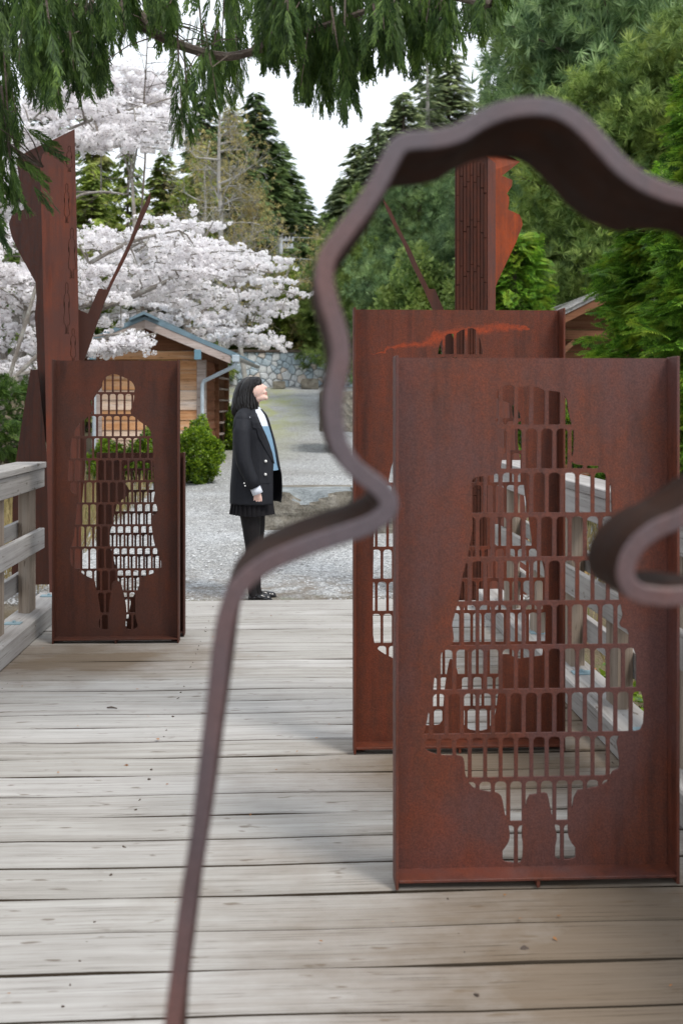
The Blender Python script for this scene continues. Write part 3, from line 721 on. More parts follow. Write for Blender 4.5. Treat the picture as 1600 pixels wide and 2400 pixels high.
b = MB(); b.prism(poly_at([(895,462),(904,475),(913,488),(936,536.6),(961.6,585),(982,631),(1005,677),(1019,677),(1028,700),(1039,724),(1064,800),(1068,1000),(1064,1100),(1040,850),(1012.6,724),(990,672),(967,626),(946,575),(923,529),(903,485.6)], YR+.1), YR+.1, YR+.11); b.build('spike', M_STD, gr)

# ------------------------------------------------------------------ near steel outline
def catmull(P, k=8):
    out = []
    for i in range(len(P)-1):
        p0, p1, p2, p3 = P[max(i-1, 0)], P[i], P[i+1], P[min(i+2, len(P)-1)]
        for j in range(k):
            t = j/k
            out.append(tuple(.5*(2*p1[c]+(p2[c]-p0[c])*t+(2*p0[c]-5*p1[c]+4*p2[c]-p3[c])*t*t+(3*p1[c]-p0[c]-3*p2[c]+p3[c])*t**3) for c in range(2)))
    out.append(tuple(P[-1])); return out
rib = [(378,2800),(388,2500),(397,2352),(411,2240),(431,2080),(459,1900),(483,1700),(498,1580),(509,1480),(525,1400),(552,1345),(610,1298),(690,1262),(770,1234),(840,1210),(885,1182),(892,1150),(868,1118),(828,1088),(794,1050),
       (773,1000),(766,930),(775,870),(784,820),(776,760),(758,700),(745,640),(752,590),(785,540),(830,480),(866,424),(893,372),(915,335),(945,322),(1000,318),(1055,304),(1105,274),(1160,252),(1225,243),(1285,252),(1335,284),(1385,335),
       (1425,378),(1470,412),(1520,436),(1568,450),(1680,470),(1780,600),(1800,850),(1740,1060),(1640,1140),(1568,1190),(1510,1215),(1465,1250),(1440,1295),(1440,1335),(1465,1362),(1520,1372),(1600,1375),(1720,1420),(1790,1700),(1780,2200),(1760,2800)]
ribm = [(x/.98, y/.98) for x, y in rib]
YN = .90
pts = [(at(x, y, YN).x, at(x, y, YN).z) for x, y in catmull(ribm, 9)]
pts = [p for p in pts if p[1] > .72] if False else pts
lo1 = pts[0]; lo2 = pts[-1]
pts = [(lo1[0]-.01, .002), (lo1[0]-.004, (lo1[1])*.5)] + pts + [(lo2[0]+.004, lo2[1]*.5), (lo2[0]+.01, .002)]
rb = thing('steel_outline', 'dark steel band bent into a wavy figure outline, close and out of focus', 'sculpture', (pts[0][0], YN, 0))
bm = bmesh.new(); rings = []
A = np.array(pts); Tn = np.gradient(A, axis=0); Tn /= np.linalg.norm(Tn, axis=1)[:, None]+1e-9
for k_ in range(3):
    Tn[1:-1] = (Tn[:-2]+Tn[1:-1]*2+Tn[2:])/4; Tn /= np.linalg.norm(Tn, axis=1)[:, None]
tk = .0162; dp = .155
TK0, DP0 = tk, dp
for ii_, ((x, z), (tx, tz)) in enumerate(zip(pts, Tn)):
    w_ = min(1, max(0, (z-1.13)/.16)) if ii_ < len(pts)/2 else 1.0
    tk = TK0*(.92+.08*w_); dp = DP0*(.5+.5*w_)
    if ii_ > len(pts)*.72: dp = DP0*(.84-.24*min(1, max(0, (ii_/len(pts)-.72)/.08)))
    nx_, nz_ = -tz*tk/2, tx*tk/2; c = .0016
    ex, ez = nx_*(1-2*c/tk), nz_*(1-2*c/tk)
    prof = [(x-ex, YN, z-ez), (x+ex, YN, z+ez), (x+nx_, YN+c, z+nz_), (x+nx_, YN+dp, z+nz_), (x-nx_, YN+dp, z-nz_), (x-nx_, YN+c, z-nz_)]
    rings.append([bm.verts.new(Vector(q)-Vector(rb.location)) for q in prof])
for i in range(len(rings)-1):
    for j in range(6): bm.faces.new((rings[i][j], rings[i][(j+1) % 6], rings[i+1][(j+1) % 6], rings[i+1][j]))
bm.faces.new(rings[0]); bm.faces.new(rings[-1]); bmesh.ops.recalc_face_normals(bm, faces=bm.faces)
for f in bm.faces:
    f.material_index = 0 if f.normal.y < -.3 else 1  # faces browner than the cut edge, and coloured darker to paint the underside's shade
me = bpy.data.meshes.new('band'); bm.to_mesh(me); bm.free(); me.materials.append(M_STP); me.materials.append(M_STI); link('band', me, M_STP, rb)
b = MB(); 
for q in (pts[0], pts[-1]):
    b = MB(); b.box(q[0]-.05, q[0]+.05, YN-.01, YN+.11, .0005, .008, .001); b.build('base_plate', M_STP, rb)

# ------------------------------------------------------------------ stone wall
def clip_half(P, a, n):
    out = []
    for i in range(len(P)):
        p, q = P[i], P[(i+1) % len(P)]; dp_ = (p-a).dot(n); dq = (q-a).dot(n)
        if dp_ <= 0: out.append(p)
        if (dp_ < 0 < dq) or (dq < 0 < dp_): out.append(p+(q-p)*(dp_/(dp_-dq)))
    return out
def stone_wall():
    Yw = 40.0; xa, xb = -2.6, 4.6; z0, z1 = 2.1, at(680, 826, Yw).z
    t = thing('stone_wall', 'long low wall of blue grey fieldstones at the far end of the yard', 'wall', ((xa+xb)/2, Yw, z0))
    b = MB(); b.box(xa, xb, Yw+.02, Yw+.5, z0-.4, z1); b.build('core', M_CONC, t)
    b = MB(); b.box(xa-.1, xb+.1, Yw-.12, Yw+.55, z1+.002, z1+.09, .01); b.build('coping', M_BARK, t)
    r = random.Random(4); S = []
    tries = 0
    while len(S) < 190 and tries < 12000:
        tries += 1; p = Vector((r.uniform(xa, xb), r.uniform(z0-.05, z1))); md = r.choice([.11, .14, .18, .24])
        if all(((p.x-q.x)*.72)**2+(p.y-q.y)**2 > (.5*(md+m_))**2 for q, m_ in S): S.append((p, md))
    for i, (p, md) in enumerate(S):
        P = [Vector((xa, z0-.1)), Vector((xb, z0-.1)), Vector((xb, z1)), Vector((xa, z1))]
        for j, (q, mq) in enumerate(S):
            if i == j or (q-p).length > 1.3: continue
            d = q-p; w = .5+.25*(md-mq)/(.27); P = clip_half(P, p+d*w, d)
            if len(P) < 3: break
        if len(P) < 3: continue
        c = sum(P, Vector((0, 0)))/len(P)
        Q = []
        for k_ in range(len(P)):   # cut corners
            a_, b_ = P[k_], P[(k_+1) % len(P)]
            Q += [a_*.9+b_*.1, a_*.1+b_*.9]
        def ins(f, m_): return [c+(q-c)*f-(q-c).normalized()*m_ for q in Q]
        r0 = ins(1, .004); r1 = ins(.99, .010); r2 = ins(.78, .012); n = len(Q); pr_ = r.uniform(.03, .10)
        V = [(q.x, Yw+.03, q.y) for q in r0]+[(q.x, Yw-pr_*.5, q.y) for q in r1]+[(q.x+r.uniform(-.01, .01), Yw-pr_, q.y) for q in r2]+[(c.x, Yw-pr_*1.1, c.y)]
        F = [(i_, (i_+1) % n, (i_+1) % n+n, i_+n) for i_ in range(n)]+[(i_+n, (i_+1) % n+n, (i_+1) % n+2*n, i_+2*n) for i_ in range(n)]+[(i_+2*n, (i_+1) % n+2*n, 3*n) for i_ in range(n)]
        b = MB(); b.add(V, F); b.build('stone', M_SW[r.choice([0, 0, 0, 1, 1, 2])], t)
stone_wall()

# ------------------------------------------------------------------ rocks
def blob_rock(name, label, x0, x1, y0, y1, z0, z1, mat, mat_top, seed, cuts=7, cat='boulder', group=None, topmin=.75, chip=None, sub=4):
    bm = bmesh.new(); bmesh.ops.create_cube(bm, size=2)
    bmesh.ops.subdivide_edges(bm, edges=bm.edges, cuts=9, use_grid_fill=True)
    r = random.Random(seed); from mathutils import noise as mn
    planes = [(Vector((r.uniform(-1, 1), r.uniform(-1, 1), r.uniform(-.15, .12))).normalized(), r.uniform(1.0, 1.25)) for _ in range(cuts)]
    if chip: planes += chip
    for v in bm.verts:
        p = v.co.copy()
        for n_, d_, *cx_ in planes:
            e = p.dot(n_)-d_ - (1.0*abs(v.co.x-cx_[0]) if cx_ else 0)
            if e > 0: p -= n_*e
        p += Vector((mn.noise(p*1.3+Vector((seed, 0, 0))), mn.noise(p*1.3+Vector((0, seed, 0))), mn.noise(p*1.3+Vector((0, 0, seed)))*.6))*.10
        p += Vector((mn.noise(p*4+Vector((seed, 3, 0))), mn.noise(p*4+Vector((9, seed, 0))), .5*mn.noise(p*4+Vector((0, 5, seed)))))*.05
        v.co = p
    for v in bm.verts:
        v.co = Vector((v.co.x*(x1-x0)/2, v.co.y*(y1-y0)/2, (v.co.z+1)*(z1-z0)/2))
    me = bpy.data.meshes.new(name); bmesh.ops.recalc_face_normals(bm, faces=bm.faces); bm.to_mesh(me); bm.free()
    me.materials.append(mat); me.materials.append(mat_top or mat)
    for f in me.polygons:
        if f.normal.z > topmin-.1: f.material_index = 1
    o = link(name, me, mat, label=label, cat=cat, group=group); o.location = ((x0+x1)/2, (y0+y1)/2, z0)
    return o
def rock_at(label, pl, pr_, pt, pb, Y, depth, seed, mat=M_RKB, top=M_RKT, **kw):
    a = at(pl, pb, Y); c = at(pr_, pt, Y); 
    return blob_rock('boulder', label, a.x, c.x, Y, Y+depth, a.z-.05, c.z, mat, top, seed, **kw)
G = 'rocks in the gravel yard'
rock_at('big flat topped boulder with a chipped blue grey corner right behind the woman', 612, 840, 1152, 1243, 12.0, .7, 3, group=G, chip=[(Vector((0, -.55, .83)).normalized(), .78, -.12)])
rock_at('long brown rock lying just behind the big chipped boulder', 600, 900, 1143, 1200, 13.0, .5, 5, top=M_RKB, group=G)
rock_at('rock behind the second panel, right of the big chipped boulder', 830, 930, 1150, 1250, 11.7, .9, 8, group=G)
rock_at('squared brown stone block against the foot of the far stone wall', 706, 746, 887, 908, 38.8, .5, 9, top=M_RKB, cuts=2, group=G)
rock_at('dark mossy block behind the steel band near the second panel', 754, 832, 918, 1006, 21.5, 1.4, 12, top=M_RKB, cuts=3, group=G)
rock_at('low dark stone at the foot of the stone wall near the hut', 640, 668, 893, 907, 39.0, .4, 15, top=M_RKB, cuts=3, group=G)

# ------------------------------------------------------------------ timber hut on the left
def hut():
    D = 20.0; c = at(350, 1090, D)
    t = thing('timber_hut', 'small timber hut with a blue metal roof and cedar siding behind the left panel', 'hut', (c.x, D, .33), R(-3))
    kw = dict(local=True)
    W = 1.05; ap = 2.77; sl = .42; ex = 1.60; dep = 4.0; fo = -.42
    b = MB(); b.box(-W-.02, W+.02, -.02, dep, -.5, .12); b.build('foundation', M_CONC, t, **kw)
    z = .13; k = 0
    while z < 1.96:
        m = M_CEDP if (k in (0, 1, 2, 5, 6) ) else M_CED
        b = MB(); zt = min(z+.184, 1.99); y0 = .03
        V = [(-W+.17, y0-.012, z), (W-.17, y0-.012, z), (W-.17, y0+.006, zt), (-W+.17, y0+.006, zt), (-W+.17, y0+.03, z), (W-.17, y0+.03, z), (W-.17, y0+.03, zt), (-W+.17, y0+.03, zt)]
        b.add(V, [(0,1,2,3),(4,7,6,5),(0,4,5,1),(3,2,6,7),(0,3,7,4),(1,5,6,2)]); b.build('board', m, t, **kw)
        for (y1, y2) in ((.17, 1.55),):
            b = MB(); V = [(W-.02+.012, y1, z), (W-.02+.012, y2, z), (W-.02-.006, y2, zt), (W-.02-.006, y1, zt), (W-.05, y1, z), (W-.05, y2, z), (W-.05, y2, zt), (W-.05, y1, zt)]
            b.add(V, [(0,1,2,3),(4,7,6,5),(0,4,5,1),(3,2,6,7),(0,3,7,4),(1,5,6,2)]); b.build('board', M_CEDY, t, **kw)
        z += .187; k += 1
    for s in (-1, 1):
        b = MB(); xs = sorted((s*(W-.165), s*W)); b.box(xs[0], xs[1], 0, .16, 0, 2.0, .006); b.build('corner_post', M_BARGE, t, **kw)
    b = MB(); b.box(W-.16, W, dep-.16, dep, 0, 2.0); b.build('corner_post', M_CEDD, t, **kw)
    b = MB(); b.box(-W, W-.06, .17, dep-.17, 0, 1.99); b.build('inner_wall', M_CEDD, t, **kw)
    b = MB(); b.box(-W+.05, W-.05, -.03, .14, 2.003, 2.16, .005); b.build('tie_beam', M_CED, t, **kw)
    b = MB(); b.prism([(-W-.1, 2.17), (W+.1, 2.17), (W+.1, 2.25), (0, ap-.08), (-W-.1, 2.25)], .02, .06); b.build('gable_panel', M_CEDD, t, **kw)
    for s in (-1, 1):
        b = MB(); b.box(s*.96-.055, s*.96+.055, fo+.05, dep+.1, 1.99, 2.15); b.build('purlin', M_CEDD, t, **kw)
        b = MB(); b.box(s*.96-.062, s*.96+.062, fo-.01, fo+.048, 1.985, 2.165, .004); b.build('purlin_cap', M_BLUEB, t, **kw)
    # roof slopes
    for s in (-1, 1):
        b = MB(); th = .055
        P = [(0, ap), (s*ex, ap-sl*ex), (s*ex, ap-sl*ex-th), (0, ap-th)]
        b.prism(P, fo, dep+.4); rf = b.build('roof', M_BLUE, t, **kw)
        yq = fo+.02; 
        while yq < dep+.4:
            b = MB(); b.obox((s*.06, yq, ap-.02*1), (s*(ex+.01), yq, ap-sl*(ex+.01)+.006), .022, .05); b.build('seam', M_BLUE, rf, **kw); yq += .42
        b = MB(); P = [(0, ap-th-.004), (s*(ex-.04), ap-sl*(ex-.04)-th-.004), (s*(ex-.04), ap-sl*(ex-.04)-th-.15), (0, ap-th-.16)]
        b.prism(P, fo+.01, fo+.05); b.build('bargeboard', M_BARGE, t, **kw)
        b = MB(); P = [(0, ap-th-.01), (s*(ex-.05), ap-sl*(ex-.05)-th-.01), (s*(ex-.05), ap-sl*(ex-.05)-th-.04), (0, ap-th-.04)]
        b.prism(P, fo+.06, dep+.35); b.build('roof_lining', M_CEDD, t, **kw)
    b = MB(); b.prism([(-.26, ap-.085), (0, ap+.03), (.26, ap-.085), (.26, ap-.035), (0, ap+.085), (-.26, ap-.035)], fo-.12, dep+.45); b.build('ridge_cap', M_BLUE, t, **kw)
    # gutter and downpipes
    for s in (-1, 1):
        gx = s*(ex+.05); gz_ = ap-sl*ex-.06
        b = MB(); n = 8; V = []; F = []
        for yy_ in (fo, dep+.35):
            for k_ in range(n+1):
                a = PI*k_/n; V.append((gx+.06*math.cos(a+PI), yy_, gz_-.06*math.sin(a)))
            for k_ in range(n, -1, -1):
                a = PI*k_/n; V.append((gx+.053*math.cos(a+PI), yy_, gz_-.053*math.sin(a)))
        m_ = 2*(n+1)
        F = [(i, (i+1) % m_, (i+1) % m_+m_, i+m_) for i in range(m_)]
        b.add(V, F); b.build('gutter', M_CONC, t, **kw)
        b = MB(); b.box(gx-.065, gx+.065, fo-.03, fo+.12, gz_-.10, gz_+.03, .01); gh = b.build('gutter_outlet', M_PIPE, t, **kw)
        b = MB(); b.tube([(gx, fo+.05, gz_-.08), (gx-s*.02, fo+.06, gz_-.17), (s*(W-.02), -.09, 1.60), (s*(W-.05), -.10, 1.52), (s*(W-.05), -.10, .05)], .038, 10); b.build('downpipe', M_PIPE, t, **kw)
    # slatted frame on the side wall
    for (y1, y2) in ((1.60, 1.72), (3.3, 3.42)):
        b = MB(); b.box(W-.02, W+.05, y1, y2, .12, 1.98); b.build('frame_post', M_CEDD, t, **kw)
    b = MB(); b.box(W-.045, W-.02, 1.72, 3.3, .12, 1.98); b.build('side_panel', M_CEDD, t, **kw)
    for k_ in range(7):
        z = .32+k_*.23
        b = MB(); b.box(W-.015, W+.09, 1.74, 3.28, z, z+.03); b.build('slat', M_BARGE, t, **kw)
hut()

# ------------------------------------------------------------------ small open shelter on the right
def shelter():
    D = 15.5; a = at(1440, 668, D); 
    t = thing('timber_shelter', 'old timber shelter with a shingled gable roof half hidden by green sprays on the right', 'shelter', (a.x, D, gz(0, D)))
    ap = a.z-gz(0, D); sl = .5; ex = 1.25
    kw = dict(local=True)
    for s in (-1, 1):
        b = MB(); b.prism([(0, ap), (s*ex, ap-sl*ex), (s*ex, ap-sl*ex-.05), (0, ap-.05)], -.3, 3.2); rf = b.build('roof', M_BARKG, t, **kw)
        for k_ in range(9):
            x = .02+k_*.135
            b = MB(); b.prism([(s*x, ap-sl*x+.012), (s*(x+.15), ap-sl*(x+.15)+.03), (s*(x+.15), ap-sl*(x+.15)+.01), (s*x, ap-sl*x+.004)], -.33-(k_ % 2)*.012, 3.2); b.build('shingle_course', M_BARKG, rf, **kw)
        b = MB(); b.prism([(0, ap-.06), (s*ex, ap-sl*ex-.06), (s*ex, ap-sl*ex-.17), (0, ap-.18)], -.28, -.23); b.build('bargeboard', M_CEDD, t, **kw)
        b = MB(); b.box(s*.95-.06, s*.95+.06, -.05, .07, 0, ap-sl*.95-.06); b.build('post', M_CEDD, t, **kw)
    z = .1
    while z < ap-.75:
        b = MB(); b.box(-.88, .88, .3, .33, z, z+.16); b.build('board', M_CEDD, t, **kw); z += .166
    b = MB(); b.prism([(-.89, z), (.89, z), (.89, ap-sl*.89-.06), (0, ap-.07), (-.89, ap-sl*.89-.06)], .3, .33); b.build('gable_panel', M_CEDD, t, **kw)
    b = MB(); b.box(-1.0, 1.0, -.04, .06, ap-.80, ap-.68); b.build('tie_beam', M_CEDD, t, **kw)
    for s in (-1, 1):
        b = MB(); b.obox((s*.9, 0, ap-1.1), (s*.6, 0, ap-.82), .07, .07, (0, 1, 0)); b.build('brace', M_CEDD, t, **kw)
shelter()

# ------------------------------------------------------------------ utility pole
def pole():
    D = 50.0; a = at(657, 557, D); base = at(657, 700, D)
    t = thing('utility_pole', 'grey utility pole with a crossarm among the trees beyond the stone wall', 'utility pole', (a.x, D, gz(0, D)))
    b = MB(); b.tube([(a.x, D, gz(0, D)-.3), (a.x, D, a.z)], [.16, .12], 10); b.build('pole', M_GALVL, t)
    b = MB(); b.box(a.x-.1, a.x+.62, D-.06, D+.06, a.z-.16, a.z-.06); b.build('crossarm', M_GALVL, t)
    for dx in (.25, .42, .58):
        b = MB(); b.tube([(a.x+dx, D, a.z-.06), (a.x+dx, D, a.z+.04)], .045, 8); b.build('insulator', M_GALVL, t)
    b = MB(); b.box(a.x+.1, a.x+.62, D-.06, D+.06, a.z-.50, a.z-.42); b.build('crossarm', M_GALVL, t)
    for dx in (.2, .36, .52):
        b = MB(); b.tube([(a.x+dx, D, a.z-.42), (a.x+dx, D, a.z-.28)], .07, 8); b.build('insulator', M_GALVL, t)
    b = MB(); b.tube([(a.x-.17, D, a.z-1.9), (a.x-.17, D, a.z-.22)], .055, 8); b.build('conduit', M_GALVL, t)
    for zz_, e in ((.02, .3), (-.95, -.6)):
        b = MB(); P = [(a.x+.55+i*1.2, D+i*.2, a.z+zz_+e*(i/14)-.02*i*(14-i)*.06) for i in range(15)]; b.tube(P, .014, 4); b.build('wire', M_GALVL, t)
pole()

# ------------------------------------------------------------------ the woman
def F3(name, c, rough=.8, spec=.2, sheen=0): 
    m = flat(name, c, rough, spec, 0, .12, 60)
    return m
M_SKIN = flat('skin', (.80, .54, .46), .5, .35, 0, .04, 30)
M_SKIN.node_tree.nodes['Principled BSDF'].inputs['Subsurface Weight'].default_value = .15
M_SKIN.node_tree.nodes['Principled BSDF'].inputs['Subsurface Radius'].default_value = (.02, .008, .004)
M_LIP = flat('lips', (.50, .17, .15), .4, .4, 0, .05)
M_TIGHT = F3('black_tights', (.012, .010, .011), .7, .25)
M_COAT = F3('navy_black_wool', (.011, .012, .017), .75, .35)
nt_ = M_COAT.node_tree; gg_ = nt_.nodes.new('ShaderNodeNewGeometry')
fn_ = noise(nt_.nodes, nt_.links, gg_.outputs['Position'], 9, 3, .5, (1, 1, .28)); bump(nt_.nodes, nt_.links, nt_.nodes['Principled BSDF'], fn_, .9, .03)
M_SKIRT = F3('black_skirt_cloth', (.009, .008, .010), .8, .25)
M_SHIRT = F3('white_shirt_cotton', (.72, .76, .84), .8)
M_VEST = F3('blue_knit', (.20, .33, .46), .9)
M_HAIR = flat('black_hair', (.007, .005, .005), .30, .5, 0, .3, 80)
M_SHOE = flat('black_patent_leather', (.010, .009, .010), .18, .6)
M_BTN = flat('pearl_button', (.75, .74, .72), .25, .6)
M_EYE = flat('eye_dark', (.02, .015, .012), .3, .5)

def capsule(mb, p0, r0, p1, r1, n=14, ys=1.0):
    p0, p1 = Vector(p0), Vector(p1); d = p1-p0; L = d.length
    d = d.normalized() if L > 1e-6 else Vector((0, 0, 1)); u = d.orthogonal().normalized(); w = d.cross(u)
    rings = []
    for k in range(5): a = -PI/2+.12+k*(PI/2-.12)/4; rings.append((p0+d*math.sin(a)*r0, math.cos(a)*r0))
    for k in range(5): a = k*(PI/2-.12)/4; rings.append((p1+d*math.sin(a)*r1, math.cos(a)*r1))
    V = []; F = []
    for c, r in rings:
        for j in range(n):
            a = 2*PI*j/n; q = (u*math.cos(a)+w*math.sin(a))*r; V.append(c+Vector((q.x, q.y*ys, q.z)))
    for i in range(len(rings)-1):
        for j in range(n): F.append((i*n+j, i*n+(j+1) % n, (i+1)*n+(j+1) % n, (i+1)*n+j))
    F.append(tuple(range(n))[::-1]); F.append(tuple(range((len(rings)-1)*n, len(rings)*n)))
    mb.add(V, F)
def remesh(mb, name, voxel, smooth=3):
    me = mb.mesh(name+'_raw'); o = bpy.data.objects.new(name, me); COL.objects.link(o)
    m = o.modifiers.new('r', 'REMESH'); m.mode = 'VOXEL'; m.voxel_size = voxel
    s = o.modifiers.new('s', 'SMOOTH'); s.factor = .5; s.iterations = smooth
    dg = bpy.context.evaluated_depsgraph_get(); out = bpy.data.meshes.new_from_object(o.evaluated_get(dg))
    bpy.data.objects.remove(o); bpy.data.meshes.remove(me); out.name = name
    return out
def woman():
    W0 = at(600, 1404, 8.28); zg = float(gz(0, 8.28)); W0.z = zg
    K = 2500/8.28
    y0p = 950+(CAMZ-zg)*K          # pixel row of the ground under her
    t = thing('person', 'woman in a black blazer, short black skirt and tights, looking up beside the boulder', 'woman', W0)
    X = lambda px: (px-600)/K
    Z = lambda py: (y0p-py)/K
    P = lambda px, py, y=0: (X(px), y, Z(py))
    mb = MB()
    # head
    for (a, r, y) in ((P(592, 915), .090, 0), (P(588, 918), .082, 0)):
        capsule(mb, (a[0], -.006, a[2]), r, (a[0], .006, a[2]), r, 18, .84)
    capsule(mb, P(599, 904, -.022), .046, P(599, 904, .022), .046)
    capsule(mb, P(604, 917, -.022), .042, P(604, 917, .022), .042)
    capsule(mb, P(612, 902), .012, P(623.5, 908.5), .0105); capsule(mb, P(617, 911, -.008), .010, P(617, 911, .008), .010)
    capsule(mb, P(618, 919, -.012), .019, P(618, 919, .012), .019)
    capsule(mb, P(623, 919.5, -.014), .0085, P(623, 919.5, .014), .0085); capsule(mb, P(623.5, 924, -.012), .0088, P(623.5, 924, .012), .0088)
    capsule(mb, P(601, 931, -.03), .040, P(617, 931, -.006), .024); capsule(mb, P(601, 931, .03), .040, P(617, 931, .006), .024)
    capsule(mb, P(622.5, 932.5, -.006), .019, P(622.5, 932.5, .006), .019)
    capsule(mb, P(594, 935), .052, P(588, 968), .054)
    # torso
    capsule(mb, P(583, 985, -.12), .062, P(583, 985, .12), .062)
    capsule(mb, P(590, 1005, -.06), .115, P(590, 1005, .06), .115)
    capsule(mb, P(592, 1040, -.05), .105, P(591, 1080, -.04), .095); capsule(mb, P(592, 1040, .05), .105, P(591, 1080, .04), .095)
    capsule(mb, P(590, 1110, -.05), .105, P(590, 1165, -.06), .12); capsule(mb, P(590, 1110, .05), .105, P(590, 1165, .06), .12)
    # legs
    for s, dx in ((-1, -4), (1, 5)):
        capsule(mb, P(589+dx, 1175, s*.078), .090, P(594+dx, 1230, s*.078), .073)
        capsule(mb, P(594+dx, 1230, s*.078), .073, P(596+dx, 1287, s*.07), .050)
        capsule(mb, P(596+dx, 1287, s*.07), .050, P(591+dx, 1325, s*.068), .049)
        capsule(mb, P(591+dx, 1325, s*.068), .049, P(596+dx, 1378, s*.06), .034)
        capsule(mb, P(596+dx, 1378, s*.06), .034, P(598+dx, 1392, s*.06), .034)
        capsule(mb, P(600+dx, 1394, s*.06), .030, P(626+dx, 1399, s*.065), .020)
    # arms and hands
    for s in (-1, 1):
        ax = 0 if s < 0 else 14
        capsule(mb, P(572+ax, 985, s*.155), .052, P(576+ax, 1070, s*.205), .040)
        capsule(mb, P(576+ax, 1070, s*.205), .040, P(601+ax, 1141, s*.20), .026)
        capsule(mb, P(602+ax, 1146, s*.20), .025, P(605+ax, 1158, s*.20), .028, ys=.55)
        for k, (fx, L) in enumerate(((597, 15), (602.5, 18), (608, 17.5), (613, 14))):
            b_ = P(599+ax+k*4.2, 1158, s*.20); m_ = P(fx+ax+.5, 1158+L*.55, s*.198); e_ = P(fx+ax+1.5, 1158+L, s*.188)
            capsule(mb, b_, .0092, m_, .0082, 8); capsule(mb, m_, .0082, e_, .0066, 8)
        capsule(mb, P(610+ax, 1149, s*.195), .0105, P(616+ax, 1160, s*.185), .0085, 8); capsule(mb, P(616+ax, 1160, s*.185), .0085, P(617+ax, 1167, s*.182), .007, 8)
    me = remesh(mb, 'body', .0052, 2)
    for m in (M_SKIN, M_TIGHT, M_LIP, M_SHIRT): me.materials.append(m)
    lx, lz = X(625.5), Z(921.8)
    for f in me.polygons:
        c = f.center
        if (abs(c.y) < .13 and c.z < Z(1120)) or c.z < Z(1186): f.material_index = 1
        elif math.hypot((c.x-lx)*1.0, c.z-lz) < .0115 and abs(c.y) < .022: f.material_index = 2
        elif c.z < Z(968) and c.z > Z(1125) : f.material_index = 3
    link('body', me, None, t, smooth=True)
    # eyes and brow
    for s in (-1, 1):
        b = MB(); capsule(b, P(610.5, 907.5, s*.031), .0075, P(613.5, 906.0, s*.030), .006, 8); b.build('eye', M_EYE, t, local=True)
        b = MB(); capsule(b, P(607, 901, s*.038), .0035, P(611.5, 899.5, s*.024), .0035, 6); b.build('eyebrow', M_HAIR, t, local=True)
    # coat
    RW = [(958,566,598,613,.085,0),(965,557,601,620,.13,0),(973,551,604,626,.165,0),(985,548,608.5,631,.185,0),(1005,546.5,617,637,.19,0),(1030,546,628,644,.185,0),(1060,545,637,650,.182,0),(1085,543,642,654,.185,0),
          (1110,541.5,641,659,.19,0),(1140,540,641.5,662,.197,0),(1165,540,641,662,.2,0),(1178,540,640,660,.202,0)]
    def ringpt(row, ang, off=0):
        py, xb, xn, xf, ry, _ = row
        cx_, rx_ = (X(xb)+X(xf))/2, (X(xf)-X(xb))/2
        e = .82
        ca, sa = math.cos(ang), math.sin(ang)
        return Vector((cx_+(rx_+off)*math.copysign(abs(ca)**e, ca), (ry+off)*math.copysign(abs(sa)**e, sa), Z(py)))
    def angn(row):
        py, xb, xn, xf, ry, _ = row; cx_, rx_ = (X(xb)+X(xf))/2, (X(xf)-X(xb))/2
        q = (X(xn)-cx_)/rx_; q = math.copysign(abs(q)**(1/.82), q); return -math.acos(max(-1, min(1, q)))
    n = 40
    V = []; F = []
    rows = []
    for i in range(len(RW)-1):
        for k in range(3):
            f = k/3; rows.append(tuple(a*(1-f)+b_*f for a, b_ in zip(RW[i], RW[i+1])))
    rows.append(RW[-1])
    for iface, off in ((0, 0), (1, -.007)):
        for ri, row in enumerate(rows):
            an = angn(row); a1 = -.30 if row[0] < 1090 else -.30+.4*min(1, (row[0]-1090)/40)
            for j in range(n+1):
                a = an + (-2*PI+(a1-an))*j/n     # from near front edge round the back to the far front edge
                v = ringpt(row, a, off)
                w = .0035*math.sin(a*5+row[0]*.03)*min(1, max(0, (row[0]-985)/80))
                v += Vector((v.x-X(595), v.y, 0)).normalized()*w
                V.append(v)
    m_ = n+1; nr = len(rows)
    for s_ in (0, 1):
        o_ = s_*nr*m_
        for i in range(nr-1):
            for j in range(n): q = (o_+i*m_+j, o_+i*m_+j+1, o_+(i+1)*m_+j+1, o_+(i+1)*m_+j); F.append(q)
    o_ = nr*m_
    for i in range(nr-1):
        for j in (0, n): F.append((i*m_+j, (i+1)*m_+j, o_+(i+1)*m_+j, o_+i*m_+j))
    for j in range(n):
        for i in (0, nr-1): F.append((i*m_+j, i*m_+j+1, o_+i*m_+j+1, o_+i*m_+j))
    b = MB(); b.add(V, F); ct = b.build('blazer', M_COAT, t, local=True, smooth=True)
    # shoulders yoke
    b = MB()
    capsule(b, P(572, 977, -.135), .062, P(581, 967, -.02), .062); capsule(b, P(584, 977, .135), .055, P(583, 967, .02), .062)
    capsule(b, P(571, 985, -.155), .066, P(568, 1000, -.16), .066)
    yk = remesh(b, 'shoulder', .007, 4); link('shoulder', yk, M_COAT, ct, smooth=True)
    # sleeves
    for s in (-1, 1):
        ax = 0 if s < 0 else 16
        b = MB(); pts_ = [P(571+ax, 985, s*.158), P(570+ax, 1015, s*.182), P(571+ax, 1045, s*.205), P(574+ax, 1075, s*.22), P(583+ax, 1100, s*.222), P(592+ax, 1120, s*.216), P(598.5+ax, 1136, s*.207)]
        b.tube(pts_, [.064, .066, .063, .060, .055, .051, .049], 16); b.build('sleeve', M_COAT, ct, local=True, smooth=True)
        b = MB(); b.tube([P(597+ax, 1131, s*.208), P(603+ax, 1144, s*.204), P(606+ax, 1151.5, s*.202)], [.040, .0405, .041], 16); b.build('shirt_cuff', M_SHIRT, t, local=True, smooth=True)
